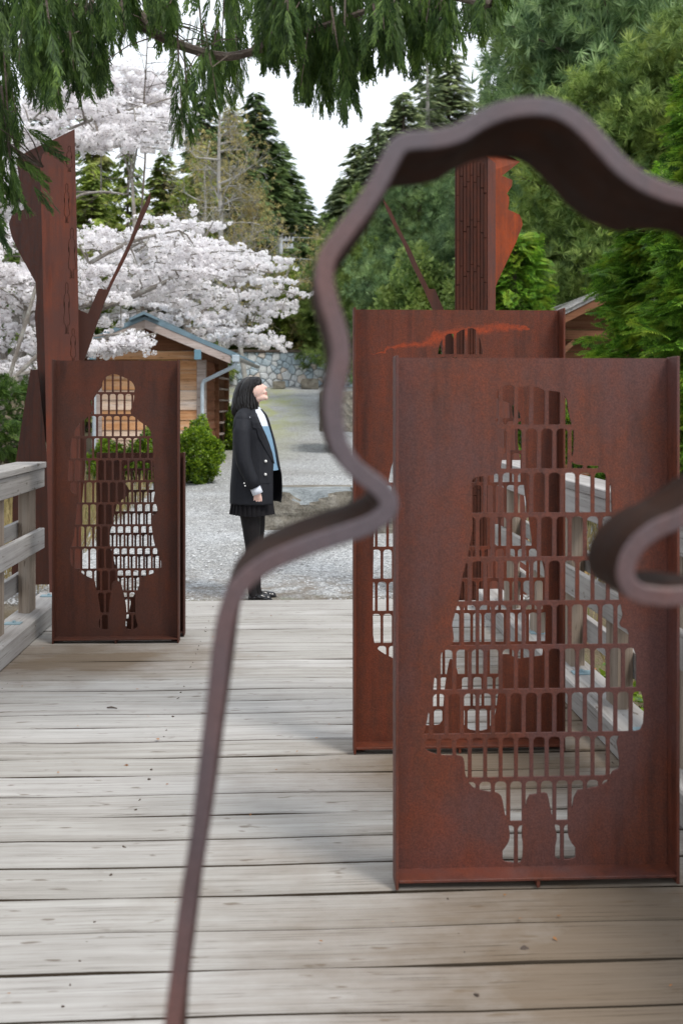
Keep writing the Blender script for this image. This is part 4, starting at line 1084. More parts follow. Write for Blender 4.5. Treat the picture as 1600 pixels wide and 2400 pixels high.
    # lapel, shirt, vest
    V = []; F = []; LR = [(968, 12), (976, 15), (990, 17), (1001, 20), (1003, 13), (1020, 17), (1040, 14), (1060, 10), (1084, 1)]
    def rowat(py):
        for i in range(len(RW)-1):
            if RW[i][0] <= py <= RW[i+1][0]:
                f = (py-RW[i][0])/(RW[i+1][0]-RW[i][0]); return tuple(a*(1-f)+b_*f for a, b_ in zip(RW[i], RW[i+1]))
        return RW[-1]
    for py, w in LR:
        row = rowat(py); an = angn(row); r2_ = list(row); r2_[2] = row[2]-w; an2 = angn(tuple(r2_))
        V += [ringpt(row, an+.02, .004), ringpt(row, an, .010), ringpt(row, (an+an2)/2, .011), ringpt(row, an2, .009), ringpt(row, an2, .003)]
    for i in range(len(LR)-1):
        for j in range(4): F.append((i*5+j, i*5+j+1, i*5+5+j+1, i*5+5+j))
    b = MB(); b.add(V, F); b.build('lapel', M_COAT, ct, local=True)
    def inner(name, y0_, y1_, mat, off):
        V = []; F = []; yy_ = np.linspace(y0_, y1_, 14); nn = 12
        for py in yy_:
            row = rowat(py); an = angn(row)
            for j in range(nn+1): V.append(ringpt(row, (an-.5)+(.45-(an-.5))*j/nn, off))
        for i in range(len(yy_)-1):
            for j in range(nn): F.append((i*(nn+1)+j, i*(nn+1)+j+1, (i+1)*(nn+1)+j+1, (i+1)*(nn+1)+j))
        b = MB(); b.add(V, F); b.build(name, mat, t, local=True, smooth=True)
    inner('shirt', 958, 1012, M_SHIRT, -.014); inner('vest', 998, 1100, M_VEST, -.011)
    b = MB(); 
    for s in (-1, 1):
        b.add([P(604, 951, s*.045), P(613, 958, s*.02), P(619, 972, s*.035), P(616, 977, s*.055), P(606, 964, s*.062)], [(0,1,2,3,4)])
        b.add([P(604.5, 952, s*.041), P(612.5, 959, s*.016), P(618, 972, s*.031), P(615, 977, s*.051), P(606, 964, s*.058)], [(4,3,2,1,0)])
    b.build('collar', M_SHIRT, t, local=True)
    for (px, py) in ((623, 1078), (622.5, 1108)):
        row = rowat(py); r2_ = list(row); r2_[2] = px; v = ringpt(row, angn(tuple(r2_)), .006)
        b = MB(); capsule(b, v+Vector((0, .002, 0)), .0115, v+Vector((0, -.001, 0)), .0115, 10, .4); b.build('button', M_BTN, ct, local=True, smooth=True)
    for (px, py) in ((576, 1126), (578, 1132)):
        b = MB(); capsule(b, P(px, py, -.268), .006, P(px, py, -.270), .006, 8); b.build('button', M_BTN, ct, local=True)
    # pocket flap on the near side
    V = []
    for py, dx in ((1118, 0), (1128, 0)):
        for px in (606, 613, 620, 627, 633):
            row = rowat(py); r2_ = list(row); r2_[2] = px; V.append(ringpt(row, angn(tuple(r2_)), .006))
    b = MB(); b.add(V, [(i, i+1, i+6, i+5) for i in range(4)]); b.build('pocket_flap', M_COAT, ct, local=True)
    # skirt
    V = []; F = []; nn = 168; ys_ = [(1150, .148, .178), (1170, .158, .185), (1188, .164, .190), (1204, .171, .196)]
    for i, (py, rx_, ry_) in enumerate(ys_):
        for j in range(nn):
            a = 2*PI*j/nn; ph = (j % 6)/6; o_ = (ph-.5)*.020*(.3+.7*i/3)
            V.append(Vector((X(591)+(rx_+o_)*math.cos(a), (ry_+o_)*math.sin(a), Z(py+(1.2*math.sin(a*3) if i == 3 else 0)))))
    for i in range(3):
        for j in range(nn): F.append((i*nn+j, i*nn+(j+1) % nn, (i+1)*nn+(j+1) % nn, (i+1)*nn+j))
    b = MB(); b.add(V, F); b.build('skirt', M_SKIRT, t, local=True)
    # shoes
    for s, dx in ((-1, 1), (1, 11)):
        b = MB(); capsule(b, P(592+dx, 1396, s*.06), .036, P(626+dx, 1399, s*.066), .033, 14, .9); capsule(b, P(604+dx, 1394, s*.06), .036, P(612+dx, 1396, s*.062), .036)
        me_ = remesh(b, 'shoe', .0045, 3)
        for v in me_.vertices:
            if v.co.z < .012: v.co.z = .012
            if v.co.z > Z(1388): v.co.z = Z(1388)
        so = link('shoe', me_, M_SHOE, t, smooth=True)
        b = MB(); n_ = 18; O = []
        for k in range(n_):
            a = 2*PI*k/n_; cx_ = X(609+dx); O.append((cx_+.098*math.copysign(abs(math.cos(a))**.8, math.cos(a)), s*.063+.036*math.sin(a)*(1.1 if math.cos(a) > 0 else .9)))
        b.add([(x, y, .001) for x, y in O]+[(x, y, .014) for x, y in O], [tuple(range(n_))[::-1], tuple(range(n_, 2*n_))]+[(i, (i+1) % n_, (i+1) % n_+n_, i+n_) for i in range(n_)])
        b.box(X(590+dx), X(600+dx), s*.062-.028, s*.062+.028, .0005, .02); b.build('sole', M_SHOE, so, local=True)
    # hair: shell and strands
    HR = [(883.5,588,602,.030),(886,579,608,.055),(891,570,611.5,.076),(899,562,612.0,.090),(908,557,609,.097),(918,553,605,.100),(930,549.5,603,.102),(943,547.5,604,.103),(956,546.5,606,.102),(966,547,606.5,.098),(974,549,604,.090),(978,552,600,.07)]
    def hp(f, a, off=0):
        f = max(0, min(.9999, f))*(len(HR)-1); i = int(f); q = f-i
        r_ = [u*(1-q)+v*q for u, v in zip(HR[i], HR[i+1])]
        cx_ = (X(r_[1])+X(r_[2]))/2; rx_ = (X(r_[2])-X(r_[1]))/2
        return Vector((cx_+(rx_+off)*math.cos(a), (r_[3]+off)*math.sin(a), Z(r_[0])))
    V = []; F = []; nn = 36; m2 = 24
    for i in range(m2):
        for j in range(nn):
            a = 2*PI*j/nn; V.append(hp(i/(m2-1), a, .004*math.sin(a*13+i*.3)+.005*math.sin(a*7-i*.45)))
    for i in range(m2-1):
        for j in range(nn): F.append((i*nn+j, i*nn+(j+1) % nn, (i+1)*nn+(j+1) % nn, (i+1)*nn+j))
    F.append(tuple(range(nn))); F.append(tuple(range((m2-1)*nn, m2*nn)))
    b = MB(); b.add(V, F); hr = b.build('hair', M_HAIR, t, local=True, smooth=True)
    b = MB(); r = random.Random(3)
    for k in range(420):
        a0 = r.uniform(.35, 2*PI-.35) if k > 60 else r.choice([-1, 1])*r.uniform(.30, .8)
        e = r.uniform(.86, 1.06); st = r.uniform(0, .10); ph = r.uniform(0, 6); off = r.uniform(.002, .009); pts_ = []
        for q in range(11):
            f = st+(e-st)*q/10; a = a0+.08*math.sin(f*7+ph)
            v = hp(f, a, off+.002*math.sin(f*9+ph)); 
            if f > .985: v.z -= (f-.985)*.5
            pts_.append(v)
        b.tube(pts_, [.0016]+[.0028]*7+[.002, .0014, .0007], 3, cap=False)
    for k in range(110):
        a0 = r.uniform(.42, 2*PI-.42); e = r.uniform(.84, 1.10); ph = r.uniform(0, 6); pts_ = []
        for q in range(12):
            f = .0+(e-.0)*q/11; a = a0+.13*math.sin(f*6+ph)*f; v = hp(f, a, .002+.007*math.sin(f*8+ph)*f)
            if f > .985: v.z -= (f-.985)*.55
            pts_.append(v)
        b.tube(pts_, [.003]+[.008, .010, .011, .011, .011, .010, .010, .009, .007, .004, .0012], 5, cap=False)
    for k in range(34):      # fringe
        yk_ = r.uniform(-.06, .045); pts_ = []
        for q in range(7):
            f = q/6; pts_.append((X(598+15*f+1.5*math.sin(f*PI)), yk_*(.7+.5*f), Z(884+17*f*f+2*f)))
        b.tube(pts_, [.0015, .0025, .0025, .0022, .0018, .0014, .0007], 3, cap=False)
    b.build('hair_strands', M_HAIR, hr, local=True, kind='stuff')
woman()

# ------------------------------------------------------------------ foliage
def nrm(v): return v/(np.linalg.norm(v, axis=-1, keepdims=True)+1e-9)
def scatter(T, TF, pos, d, scale, roll=None, up=(0, 0, 1), upj=.3):
    n = len(pos); X = nrm(d); U = np.array(up)[None]+NR.randn(n, 3)*upj
    Y = nrm(np.cross(U, X)); Z = np.cross(X, Y)
    if roll is not None:
        c, s = np.cos(roll)[:, None], np.sin(roll)[:, None]; Y, Z = Y*c+Z*s, Z*c-Y*s
    s = np.broadcast_to(np.asarray(scale, float), (n,))[:, None, None]
    V = pos[:, None]+s*(T[None, :, 0:1]*X[:, None]+T[None, :, 1:2]*Y[:, None]+T[None, :, 2:3]*Z[:, None])
    F = TF[None]+(np.arange(n)*len(T))[:, None, None]
    return V.reshape(-1, 3), F.reshape(-1, TF.shape[1])
def blades(items):
    """items: (base, tip, width, bend) -> triangles as narrow leaves in the xy plane"""
    V = []; F = []
    for (b_, t_, w, zz) in items:
        b_ = np.array(b_, float); t_ = np.array(t_, float); d = t_-b_; nn = np.array([-d[1], d[0], 0]); L = np.linalg.norm(nn)
        nn = nn/(L+1e-9) if L > 1e-6 else np.array([0, 1, 0.])
        m = b_+d*.35; i = len(V)
        V += [b_, m+nn*w/2+np.array([0, 0, zz]), t_, m-nn*w/2-np.array([0, 0, zz])]; F.append((i, i+1, i+2, i+3))
    return np.array(V), np.array(F)
def t_fir(n=7):
    it = [((0, 0, 0), (1.05, 0, -.10), .10, 0)]
    for k in range(n):
        u = .05+.85*k/n
        for s in (-1, 1):
            L = .48*(1-u*.6); it.append(((u, 0, -.10*u), (u+L*.62, s*L*.75, -.10*u-.10), .14, .02))
    return blades(it)
def t_tuft(n=18, seed=0):
    r = np.random.RandomState(seed); it = []
    for k in range(n):
        d = r.randn(3); d[0] = abs(d[0])*.9+.25; d /= np.linalg.norm(d); it.append(((-.1, 0, 0), tuple(d*r.uniform(.75, 1.05)), .085, .014))
    return blades(it)
def t_fern(seed=0, n=11, w=.055, sag=.35):
    r = np.random.RandomState(seed); it = []
    for k in range(n):
        u = .08+.85*k/n; z = -sag*u*u
        for s in (-1, 1):
            L = (.42*(1-u)+.12)*r.uniform(.7, 1.15); dx, dy = L*.75, s*L*.72
            it.append(((u, 0, z), (u+dx, dy, z-.12*L), w*.8, .006))
            for q in (.35, .65):
                for s2 in (-1, 1):
                    l2 = L*.38; a = math.atan2(dy, dx)+s2*.6
                    it.append(((u+dx*q, dy*q, z-.12*L*q), (u+dx*q+l2*math.cos(a), dy*q+l2*math.sin(a), z-.12*L*q-.05), w*.75, .005))
    it.append(((0, 0, 0), (.55, 0, -sag*.3), .03, .004)); it.append(((.5, 0, -sag*.25), (1.08, 0, -sag*1.1), .05, .004))
    return blades(it)
def t_leaves(n=7, seed=0, L=.5, W=.3):
    r = np.random.RandomState(seed); it = []
    for k in range(n):
        d = r.randn(3); d[2] = d[2]*.6+.3; d /= np.linalg.norm(d); o_ = r.randn(3)*.25
        it.append((tuple(o_), tuple(o_+d*L), W, .03))
    return blades(it)
T_FIR, T_FERN, T_TUFT = t_fir(), [t_fern(i) for i in range(3)], [t_tuft(18, i) for i in range(3)]
def t_hang(seed, n=13):
    r = np.random.RandomState(seed); it = [((0, 0, 0), (.6, 0, 0), .022, .003), ((.5, 0, 0), (1.05, 0, 0), .035, .003)]
    for k in range(n):
        u = .04+.9*k/n
        for s in (-1, 1):
            L = (.30*(1-u)+.13)*r.uniform(.6, 1.2); dx, dy = L*.93, s*L*r.uniform(.25, .5); z = r.randn()*.03
            it.append(((u, 0, 0), (u+dx, dy, z), .034, .004))
            for q in (.3, .6): it.append(((u+dx*q, dy*q, z*q), (u+dx*q+L*.42, dy*q+s*L*.12*(1 if q < .5 else -1), z), .030, .003))
    return blades(it)
T_HANG = [t_hang(10+i) for i in range(3)]

def conifer_mesh(h, r, nb, seed, clear=.08, dr=.18, sp=.75, sc=.85, bare=0):
    g = np.random.RandomState(seed); pos = []; dr_ = []; scl = []; mb = MB()
    mb.tube([(0, 0, -.5), (g.randn()*.05, 0, h*.5), (0, 0, h*.985)], [h*.017, h*.010, .02], 8)
    for k in range(nb):
        t = clear+(1-clear)*(k+g.rand())/nb; t = 1-(1-t)**1.0
        az = g.rand()*2*PI; L = r*(1-t)**.8*g.uniform(.65, 1.12)+.25*(1-t)+.12
        z = t*h; d = np.array([math.cos(az), math.sin(az), 0]); up0 = .30*t-.12
        sag = dr*g.uniform(.7, 1.3)
        f = lambda u: np.array([0, 0, z])+d*L*u+np.array([0, 0, L*(up0*u-sag*u*u*1.3+.12*u**4)])
        if L > .8: mb.tube([f(0), f(.5), f(.95)], [.02+L*.012, .012+L*.006, .006], 3, cap=False)
        n = max(2, int(L/sp*3.2*(1+.8*g.rand())))
        for q in range(n):
            u = (q+g.rand())/n; u = .12+.88*u**.85; s = (-1)**q
            a2 = az+s*g.uniform(.15, 1.15)*(1-u*.5); wid = g.uniform(0, .28)*L*(1-u*.6)*s
            p = f(u)+np.array([-math.sin(az), math.cos(az), 0])*wid*.6
            pos.append(p); dr_.append((math.cos(a2), math.sin(a2), -.28-.35*g.rand())); scl.append(sc*g.uniform(.6, 1.1)*(1-.35*t))
    V, F = scatter(*T_FIR, np.array(pos), np.array(dr_), np.array(scl))
    return mb.mesh('trunk'), npm('crown', V, F)
def pine_mesh(h, r, nb, seed, ts=.26, per=34, clear=.15, shape=.55):
    g = np.random.RandomState(seed); pos = []; dd = []; sc = []; mb = MB()
    mb.tube([(0, 0, -.5), (.15*g.randn(), .1*g.randn(), h*.5), (0, 0, h*.95)], [h*.022, h*.014, .03], 8)
    for k in range(nb):
        t = clear+(1-clear)*(k+g.rand())/nb; az = g.rand()*2*PI; L = r*(math.sin(min(1, (1-t)*1.25+.12)*PI/2))**shape*g.uniform(.55, 1.1)
        z = t*h*.96; d = np.array([math.cos(az), math.sin(az), 0]); up_ = g.uniform(-.05, .42)
        f = lambda u: np.array([0, 0, z])+d*L*u+np.array([0, 0, L*(up_*u*u)])
        mb.tube([f(0), f(.5), f(.97)], [.03+L*.014, .018+L*.006, .008], 4, cap=False)
        ncl = int(per*L/r*g.uniform(.7, 1.2))+4
        for c in range(ncl):
            u = .25+.78*g.rand()**.6; off = np.array([-math.sin(az), math.cos(az), 0])*g.randn()*.22*L*u+np.array([0, 0, g.randn()*.10*L])
            p = f(u)+off
            for q in range(3):
                pos.append(p+g.randn(3)*ts*.45); v = d*.6+off*.5+g.randn(3)*.6+np.array([0, 0, .55]); dd.append(v); sc.append(ts*g.uniform(.7, 1.2))
    pos, dd, sc = np.array(pos), np.array(dd), np.array(sc); Vs = []; Fs = []; o_ = 0
    for i in range(3):
        V, F = scatter(*T_TUFT[i], pos[i::3], dd[i::3], sc[i::3]); Vs.append(V); Fs.append(F+o_); o_ += len(V)
    return mb.mesh('trunk'), npm('crown', np.concatenate(Vs), np.concatenate(Fs))
def branchy(mb, p, d, L, rad, depth, g, tips, up=.15, spread=.6, kids=(2, 4), n=3):
    pts_ = [p]; dd = d.copy(); q = p.copy(); seg = 4
    for i in range(seg):
        dd = dd+g.randn(3)*.13+np.array([0, 0, up*.1]); dd /= np.linalg.norm(dd); q = q+dd*L/seg; pts_.append(q.copy())
    mb.tube([Vector(x) for x in pts_], [rad*(1-.6*i/seg) for i in range(seg+1)], 6 if rad > .03 else 3, cap=False)
    if depth == 0:
        tips.append((pts_[-1], dd)); tips.append((pts_[2], dd)); return
    for k in range(g.randint(*kids)+1):
        i = g.randint(1, seg+1); a = g.randn(3); a -= a.dot(dd)*dd; a /= np.linalg.norm(a)
        nd = dd*(1-spread*.5)+a*spread+np.array([0, 0, up]); nd /= np.linalg.norm(nd)
        branchy(mb, pts_[i], nd, L*g.uniform(.5, .78), rad*.5, depth-1, g, tips, up, spread, kids)

def plant_tree(name, px, ytop, D, meshes, h0, label, group, mats, rz=0, wid=1.0, cat='tree'):
    z0 = float(gz(0, D)); top = at(px, ytop, D); t = thing(name, label, cat, (top.x, D, z0), rz, group)
    s = (top.z-z0)/h0
    for nm, me, m in (('trunk', meshes[0], mats[0]), ('crown', meshes[1], mats[1])):
        o = bpy.data.objects.new(nm, me); COL.objects.link(o); o.parent = t; o.scale = (s*wid, s*wid, s)
        if len(me.materials) == 0: me.materials.append(m)
        o.material_slots[0].link = 'OBJECT'; o.material_slots[0].material = m
    return t
FA = conifer_mesh(20, 4.2, 560, 1, sc=.9, sp=.62)
FB = conifer_mesh(20, 3.9, 520, 2, clear=.05, dr=.28, sc=.85, sp=.62)
FC = conifer_mesh(20, 3.0, 170, 3, clear=.3, dr=.1, sc=.8)
FS = conifer_mesh(10, 2.2, 260, 4, clear=.02, dr=.05, sc=.62, sp=.5)
GF, GCd = 'tall firs beyond the stone wall', 'yellow green cedars behind the cherry trees'
b_, g_ = M_BARK, M_BARKG
for a in [
 ('fir_tree', 600, 215, 55, FA, 20, 'tall dark fir left of the sky gap, highest of the group above the woman', GF, (b_, L_FIR), 0.3, 1.35),
 ('fir_tree', 655, 330, 60, FB, 20, 'dark fir sloping down towards the left side of the sky gap', GF, (b_, L_FIR), 1.3, 1.6),
 ('fir_tree', 700, 425, 66, FA, 20, 'small far fir at the foot of the sky gap, left of the utility pole wires', GF, (b_, L_FIR), 2.2, 1.5),
 ('fir_tree', 545, 250, 52, FB, 20, 'dark fir just right of the pale bare trunk', GF, (b_, L_FIR), 3.1, 1.35),
 ('fir_tree', 610, 420, 50, FS, 10, 'broad lower fir in front of the tallest left firs', GF, (b_, L_FIR), .8, .9),
 ('cedar_tree', 470, 330, 46, FS, 10, 'yellow green cedar behind the bare mossy branches', GCd, (b_, L_CEDAR), 2.8, .85),
 ('cedar_tree', 385, 350, 43, FB, 20, 'yellow green cedar behind the white blossom, left of the mossy branches', GCd, (b_, L_CEDAR), 1.0, 1.3),
 ('cedar_tree', 300, 330, 41, FS, 10, 'yellow green cedar behind the steel spike', GCd, (b_, L_CEDAR), 2.0, .8),
 ('cedar_tree', 215, 380, 38, FB, 20, 'yellow green cedar just right of the left gate post', GCd, (b_, L_CEDAR), 3.0, 1.3),
 ('fir_tree', 110, 180, 40, FA, 20, 'dark fir rising behind the left gate post', GF, (b_, L_FIR), 4.0, 1.1),
 ('fir_tree', 20, 260, 36, FS, 10, 'dark fir at the left edge of the picture', GF, (b_, L_FIR), 5.0, .9),
 ('cedar_tree', 220, 170, 47, FB, 20, 'tall yellow green cedar whose top shows between hanging sprays on the left', GCd, (b_, L_CEDAR), 5.0, .8),
 ('fir_tree', 1000, 118, 60, FC, 20, 'tall open fir with a pale bare trunk, highest right of the sky gap', GF, (g_, L_FIR2), 0.5, 1.5),
 ('fir_tree', 1050, 105, 64, FB, 20, 'tall grey green fir just right of the pale trunk', GF, (b_, L_FIR2), 2.5, 1.5),
 ('fir_tree', 945, 215, 57, FA, 20, 'grey green fir sloping down to the right side of the sky gap', GF, (b_, L_FIR2), 1.9, 1.4),
 ('fir_tree', 885, 285, 55, FB, 20, 'grey green fir behind the corner of the steel band', GF, (b_, L_FIR2), 3.4, 1.3),
 ('fir_tree', 838, 335, 60, FA, 20, 'narrow fir inside the steel outline near the sky gap', GF, (b_, L_FIR2), .2, 1.5),
 ('fir_tree', 800, 415, 64, FB, 20, 'low fir at the right foot of the sky gap', GF, (b_, L_FIR2), .9, 1.5),
 ('fir_tree', 758, 505, 72, FA, 20, 'farthest fir at the bottom of the sky gap', GF, (b_, L_FIR2), 1.9, 1.5),
 ('fir_tree', 1105, 240, 62, FC, 20, 'thin half bare fir left of the right gate post', GF, (g_, L_FIR2), 1.1, 1.0),
 ('fir_tree', 1135, 165, 72, FB, 20, 'small far fir top in the right hand sky gap', GF, (b_, L_FIR2), 1.7, .6),
 ('cedar_tree', 570, 500, 44, FS, 10, 'low yellow green cedar left of the utility pole', GCd, (b_, L_CEDAR), 2.6, .6),
 ('cedar_tree', 430, 420, 40, FS, 10, 'yellow green cedar low behind the end of the white blossom', GCd, (b_, L_CEDAR), 3.6, 1.0),
 ('fir_tree', 480, 210, 60, FA, 20, 'tall far fir whose top shows under the hanging sprays above the bare tree', GF, (b_, L_FIR), 2.6, 1.1),
]: plant_tree(*a)
PA = pine_mesh(10, 3.0, 120, 1, .30, 40)
PB = pine_mesh(10, 3.4, 125, 2, .32, 40)
GP = 'bushy pines behind the right gate post'
for a in [
 ('pine_tree', 890, 440, 33, PA, 10, 'bushy green pine inside the steel outline, left of the slanted spike', GP, (b_, L_PINE), 0.3, .95),
 ('pine_tree', 985, 395, 30, PB, 10, 'bushy bluish pine between the slanted spike and the right gate post', GP, (b_, L_PINEB), 1.3, .9),
 ('pine_tree', 1100, 330, 34, PA, 10, 'green pine straight behind the right gate post', GP, (b_, L_PINE), 2.3, .9),
 ('pine_tree', 1240, 290, 27, PB, 10, 'bluish green pine right of the orange face wing', GP, (b_, L_PINEB), 3.3, .95),
 ('pine_tree', 1330, -60, 30, PA, 10, 'tall pine whose left edge borders the right hand sky gap', GP, (b_, L_PINEB), 4.3, .85),
 ('pine_tree', 1480, -330, 24, PB, 10, 'largest bluish pine filling the upper right corner', GP, (b_, L_PINEB), 5.3, .8),
 ('pine_tree', 1420, 180, 21, PA, 10, 'green pine below the largest one at the right edge', GP, (b_, L_PINE), .9, .95),
 ('pine_tree', 1620, 60, 20, PB, 10, 'pine cut by the right edge above the shelter', GP, (b_, L_PINE), 1.9, .95),
 ('pine_tree', 800, 560, 40, PA, 10, 'low pine beside the utility pole, inside the steel outline', GP, (b_, L_PINE), 2.9, 1.1),
]: plant_tree(*a)

# bare mossy trees
def bare_tree(px, ytop, D, label, seed, rad, lean=0, kids=(2, 4), L0=.30, trunk_mat=M_BARKG, leafy=True, depth=3, zstart=.35):
    z0 = float(gz(0, D)); top = at(px, ytop, D); H = top.z-z0
    t = thing('bare_tree', label, 'tree', (top.x, D, z0), 0, 'bare deciduous trees on the left'); g = np.random.RandomState(seed); mb = MB(); tips = []
    tr = MB(); P_ = [Vector((g.randn()*.04+lean*u, 0, H*u)) for u in np.linspace(-.05, 1, 9)]; tr.tube(P_, [rad*(1-.75*u) for u in np.linspace(0, 1, 9)], 9)
    for k in range(24):
        u = zstart+(1-zstart)*k/24; az = g.rand()*2*PI; d = np.array([math.cos(az), math.sin(az), g.uniform(-.1, .5)]); d /= np.linalg.norm(d)
        branchy(mb, np.array([lean*u, 0, H*u]), d, H*L0*(1.15-u)*g.uniform(.6, 1.1), rad*.30, depth, g, tips, .1, .7, kids)
    link('trunk', tr.mesh('trunk'), trunk_mat, t, smooth=True); link('branches', mb.mesh('branches'), trunk_mat, t)
    if leafy:
        pos = np.array([p for p, d in tips]); dd = np.array([d for p, d in tips]); k = 1
        pos = np.repeat(pos, k, 0)+g.randn(len(pos)*k, 3)*.22; dd = np.repeat(dd, k, 0)+g.randn(len(pos), 3)*.5
        V, F = scatter(*t_leaves(6, seed, .55, .30), pos, dd, .10*(.5+g.rand(len(pos)))); link('buds', npm('buds', V, F), L_BUD, t)
bare_tree(515, 245, 36, 'pale grey trunk with mossy bare branches left of the dark firs', 5, .15)
bare_tree(455, 330, 39, 'leaning bare tree with olive moss behind the tip of the steel spike', 6, .10, .5)
bare_tree(572, 430, 37, 'slim bare tree right of the pale trunk with brownish twigs', 8, .10, -.2)
bare_tree(745, 560, 46, 'bare brownish tree by the utility pole', 9, .10, .3, leafy=True)
bare_tree(330, -20, 30, 'thin bare twigs reaching into the white sky above the blossom', 14, .05, .2, (1, 3), .25, M_BARK, False, 2, .55)

def shrub(name, label, px0, px1, ytop, ybot, D, depth, mat, n, ls, seed, cat='shrub', group=None, tmpl=None, zb=None, trunkn=5, aspect=1.0, flatp=.6):
    x0, x1 = at(px0, 1000, D).x, at(px1, 1000, D).x; zt = at(px0, ytop, D).z; z0 = at(px0, ybot, D).z if zb is None else zb
    t = thing(name, label, cat, ((x0+x1)/2, D, z0), 0, group); g = np.random.RandomState(seed)
    a_, c_ = (x1-x0)/2, depth/2; H = zt-z0
    d = g.randn(n, 3); d = nrm(d); rr = g.rand(n)**.33; rr = .45+.55*rr
    lump = 1+.13*np.sin(d[:, 0]*6+seed)+.12*np.sin(d[:, 2]*7+d[:, 1]*5)+.07*np.sin(d[:, 0]*15+d[:, 2]*11+seed)
    p = d*(rr*lump)[:, None]*np.array([a_, c_, H*.52]); p[:, 2] += H*.5; p[:, 2] = np.maximum(p[:, 2], .03)
    dirs = d*np.array([1, 1, .6])+g.randn(n, 3)*.5+np.array([0, 0, .25])
    V, F = scatter(*(tmpl or t_leaves(7, seed, 1.0, .55)), p, dirs, ls*g.uniform(.7, 1.25, n), upj=.6)
    b = MB()
    for k in range(trunkn):
        e = p[g.randint(n)]*.8; b.tube([(g.randn()*.04, g.randn()*.04, -.05), (e[0]*.4, e[1]*.4, e[2]*.5), tuple(e)], [.02, .014, .006], 5)
    link('stems', b.mesh('stems'), M_BARK, t); link('leaves', npm('leaves', V, F), mat, t)
    return t
GB = 'round green shrubs in front of the hut'
shrub('green_shrub', 'round glossy yellow green shrub right of the left panel, in front of the hut corner', 408, 519, 993, 1138, 17.0, 1.0, L_BUSH, 2400, .050, 1, group=GB)
shrub('green_shrub', 'bright shrub behind the left panel seen through the cut out chest', 300, 415, 1012, 1140, 17.3, 1.0, L_BUSH, 2080, .050, 2, group=GB)
shrub('green_shrub', 'shrub behind the left panel at the hut downpipe', 205, 305, 1038, 1150, 17.2, 1.0, L_BUSH, 1920, .050, 3, group=GB)
shrub('green_shrub', 'dark leafy shrub at the back corner of the hut behind the woman', 530, 560, 960, 1085, 22.5, .8, L_BUSH, 700, .07, 4, group=GB)
GH = 'hedge shrubs above the stone wall'
shrub('hedge_shrub', 'deep green shrub above the stone wall where the blossom ends', 590, 705, 620, 860, 43.5, 2.5, L_CEDAR, 2200, .20, 5, group=GH)
shrub('hedge_shrub', 'olive brown shrub above the middle of the stone wall', 680, 775, 650, 860, 43.0, 2.5, L_BUD, 1600, .18, 6, group=GH)
shrub('hedge_shrub', 'tall green shrub above the stone wall inside the steel band', 745, 900, 610, 860, 44.0, 3, L_CEDAR, 2400, .20, 7, group=GH)
shrub('hedge_shrub', 'green shrub above the left end of the stone wall behind the hut roof', 470, 610, 660, 880, 45.0, 3, L_CEDAR, 2200, .20, 8, group=GH)
shrub('hedge_shrub', 'dark shrub mass below the pines behind the second panel', 880, 1090, 600, 930, 26.0, 3, L_PINE, 3000, .15, 9, group=GH)
shrub('hedge_shrub', 'dark shrub mass behind the right gate post', 1060, 1330, 560, 930, 23.0, 3, L_PINE, 3600, .13, 19, group=GH)
GL = 'dark shrubs behind the left railing'
shrub('dark_shrub', 'dark conifer shrub at the left edge above the railing', -60, 75, 905, 1075, 13.5, 1.6, L_HANG, 460, .20, 10, group=GL, tmpl=T_FERN[0])
shrub('dark_shrub', 'green shrub behind the lichen covered cherry branches at the left edge', -80, 100, 560, 930, 19.0, 2.5, L_PINE, 2200, .14, 11, group=GL)
shrub('dark_shrub', 'tall green shrub between the left gate post and the hut', 150, 260, 560, 1000, 26.0, 2.5, L_CEDAR, 2200, .17, 12, group=GL)
shrub('fern_plant', 'bright green leafy plant below the right railing seen through the nearest panel', 1420, 1500, 1540, 1690, 5.6, .5, L_BUSH, 150, .055, 13, cat='plant', zb=-.75)
shrub('berry_shrub', 'shrub with red flecks seen beside the second panel through the cut out head', 1315, 1385, 925, 1090, 12.5, .8, L_BUSH, 700, .05, 14, cat='shrub')

# thuja on the right
def thuja(px0, px1, ytop, ybot, D, depth, n, sc, seed, label):
    x0, x1 = at(px0, 900, D).x, at(px1, 900, D).x; zt, z0 = at(px0, ytop, D).z, float(gz(0, D)); g = np.random.RandomState(seed)
    t = thing('thuja_tree', label, 'tree', ((x0+x1)/2, D, z0), 0, 'thujas with bright tips on the right'); H = zt-z0; a_ = (x1-x0)/2
    u = g.rand(n)**.8; az = g.rand(n)*2*PI; ex = g.uniform(.45, 1.05, n)
    k = np.floor(u*14); prof = (1-u)**.55*.95+.08; prof *= (.8+.25*np.sin(az*3+k*1.9))
    p = np.stack([np.cos(az)*a_*prof*ex, np.sin(az)*depth/2*prof*ex, u*H], 1)
    d = np.stack([np.cos(az), np.sin(az), .12+g.randn(n)*.22], 1); d[:, :2] += g.randn(n, 2)*.35
    Vs = []; Fs = []; o_ = 0
    for i in range(3):
        V, F = scatter(*T_FERN[i], p[i::3], d[i::3], sc*g.uniform(.6, 1.2, len(p[i::3])), roll=g.randn(len(p[i::3]))*.5); Vs.append(V); Fs.append(F+o_); o_ += len(V)
    b = MB(); b.tube([(0, 0, -.2), (0, 0, H*.95)], [.10, .02], 8)
    for q in range(70):
        i = g.randint(n); b.tube([(0, 0, max(.2, p[i, 2]-.25)), (p[i, 0]*.5, p[i, 1]*.5, p[i, 2]-.05), tuple(p[i])], [.018, .011, .004], 4, cap=False)
    link('trunk', b.mesh('trunk'), M_BARK, t); link('crown', npm('crown', np.concatenate(Vs), np.concatenate(Fs)), L_THUJA, t)
thuja(1330, 1780, 420, 1000, 12.5, 1.9, 2600, .34, 1, 'broad thuja with bright green tips in front of the old shelter')
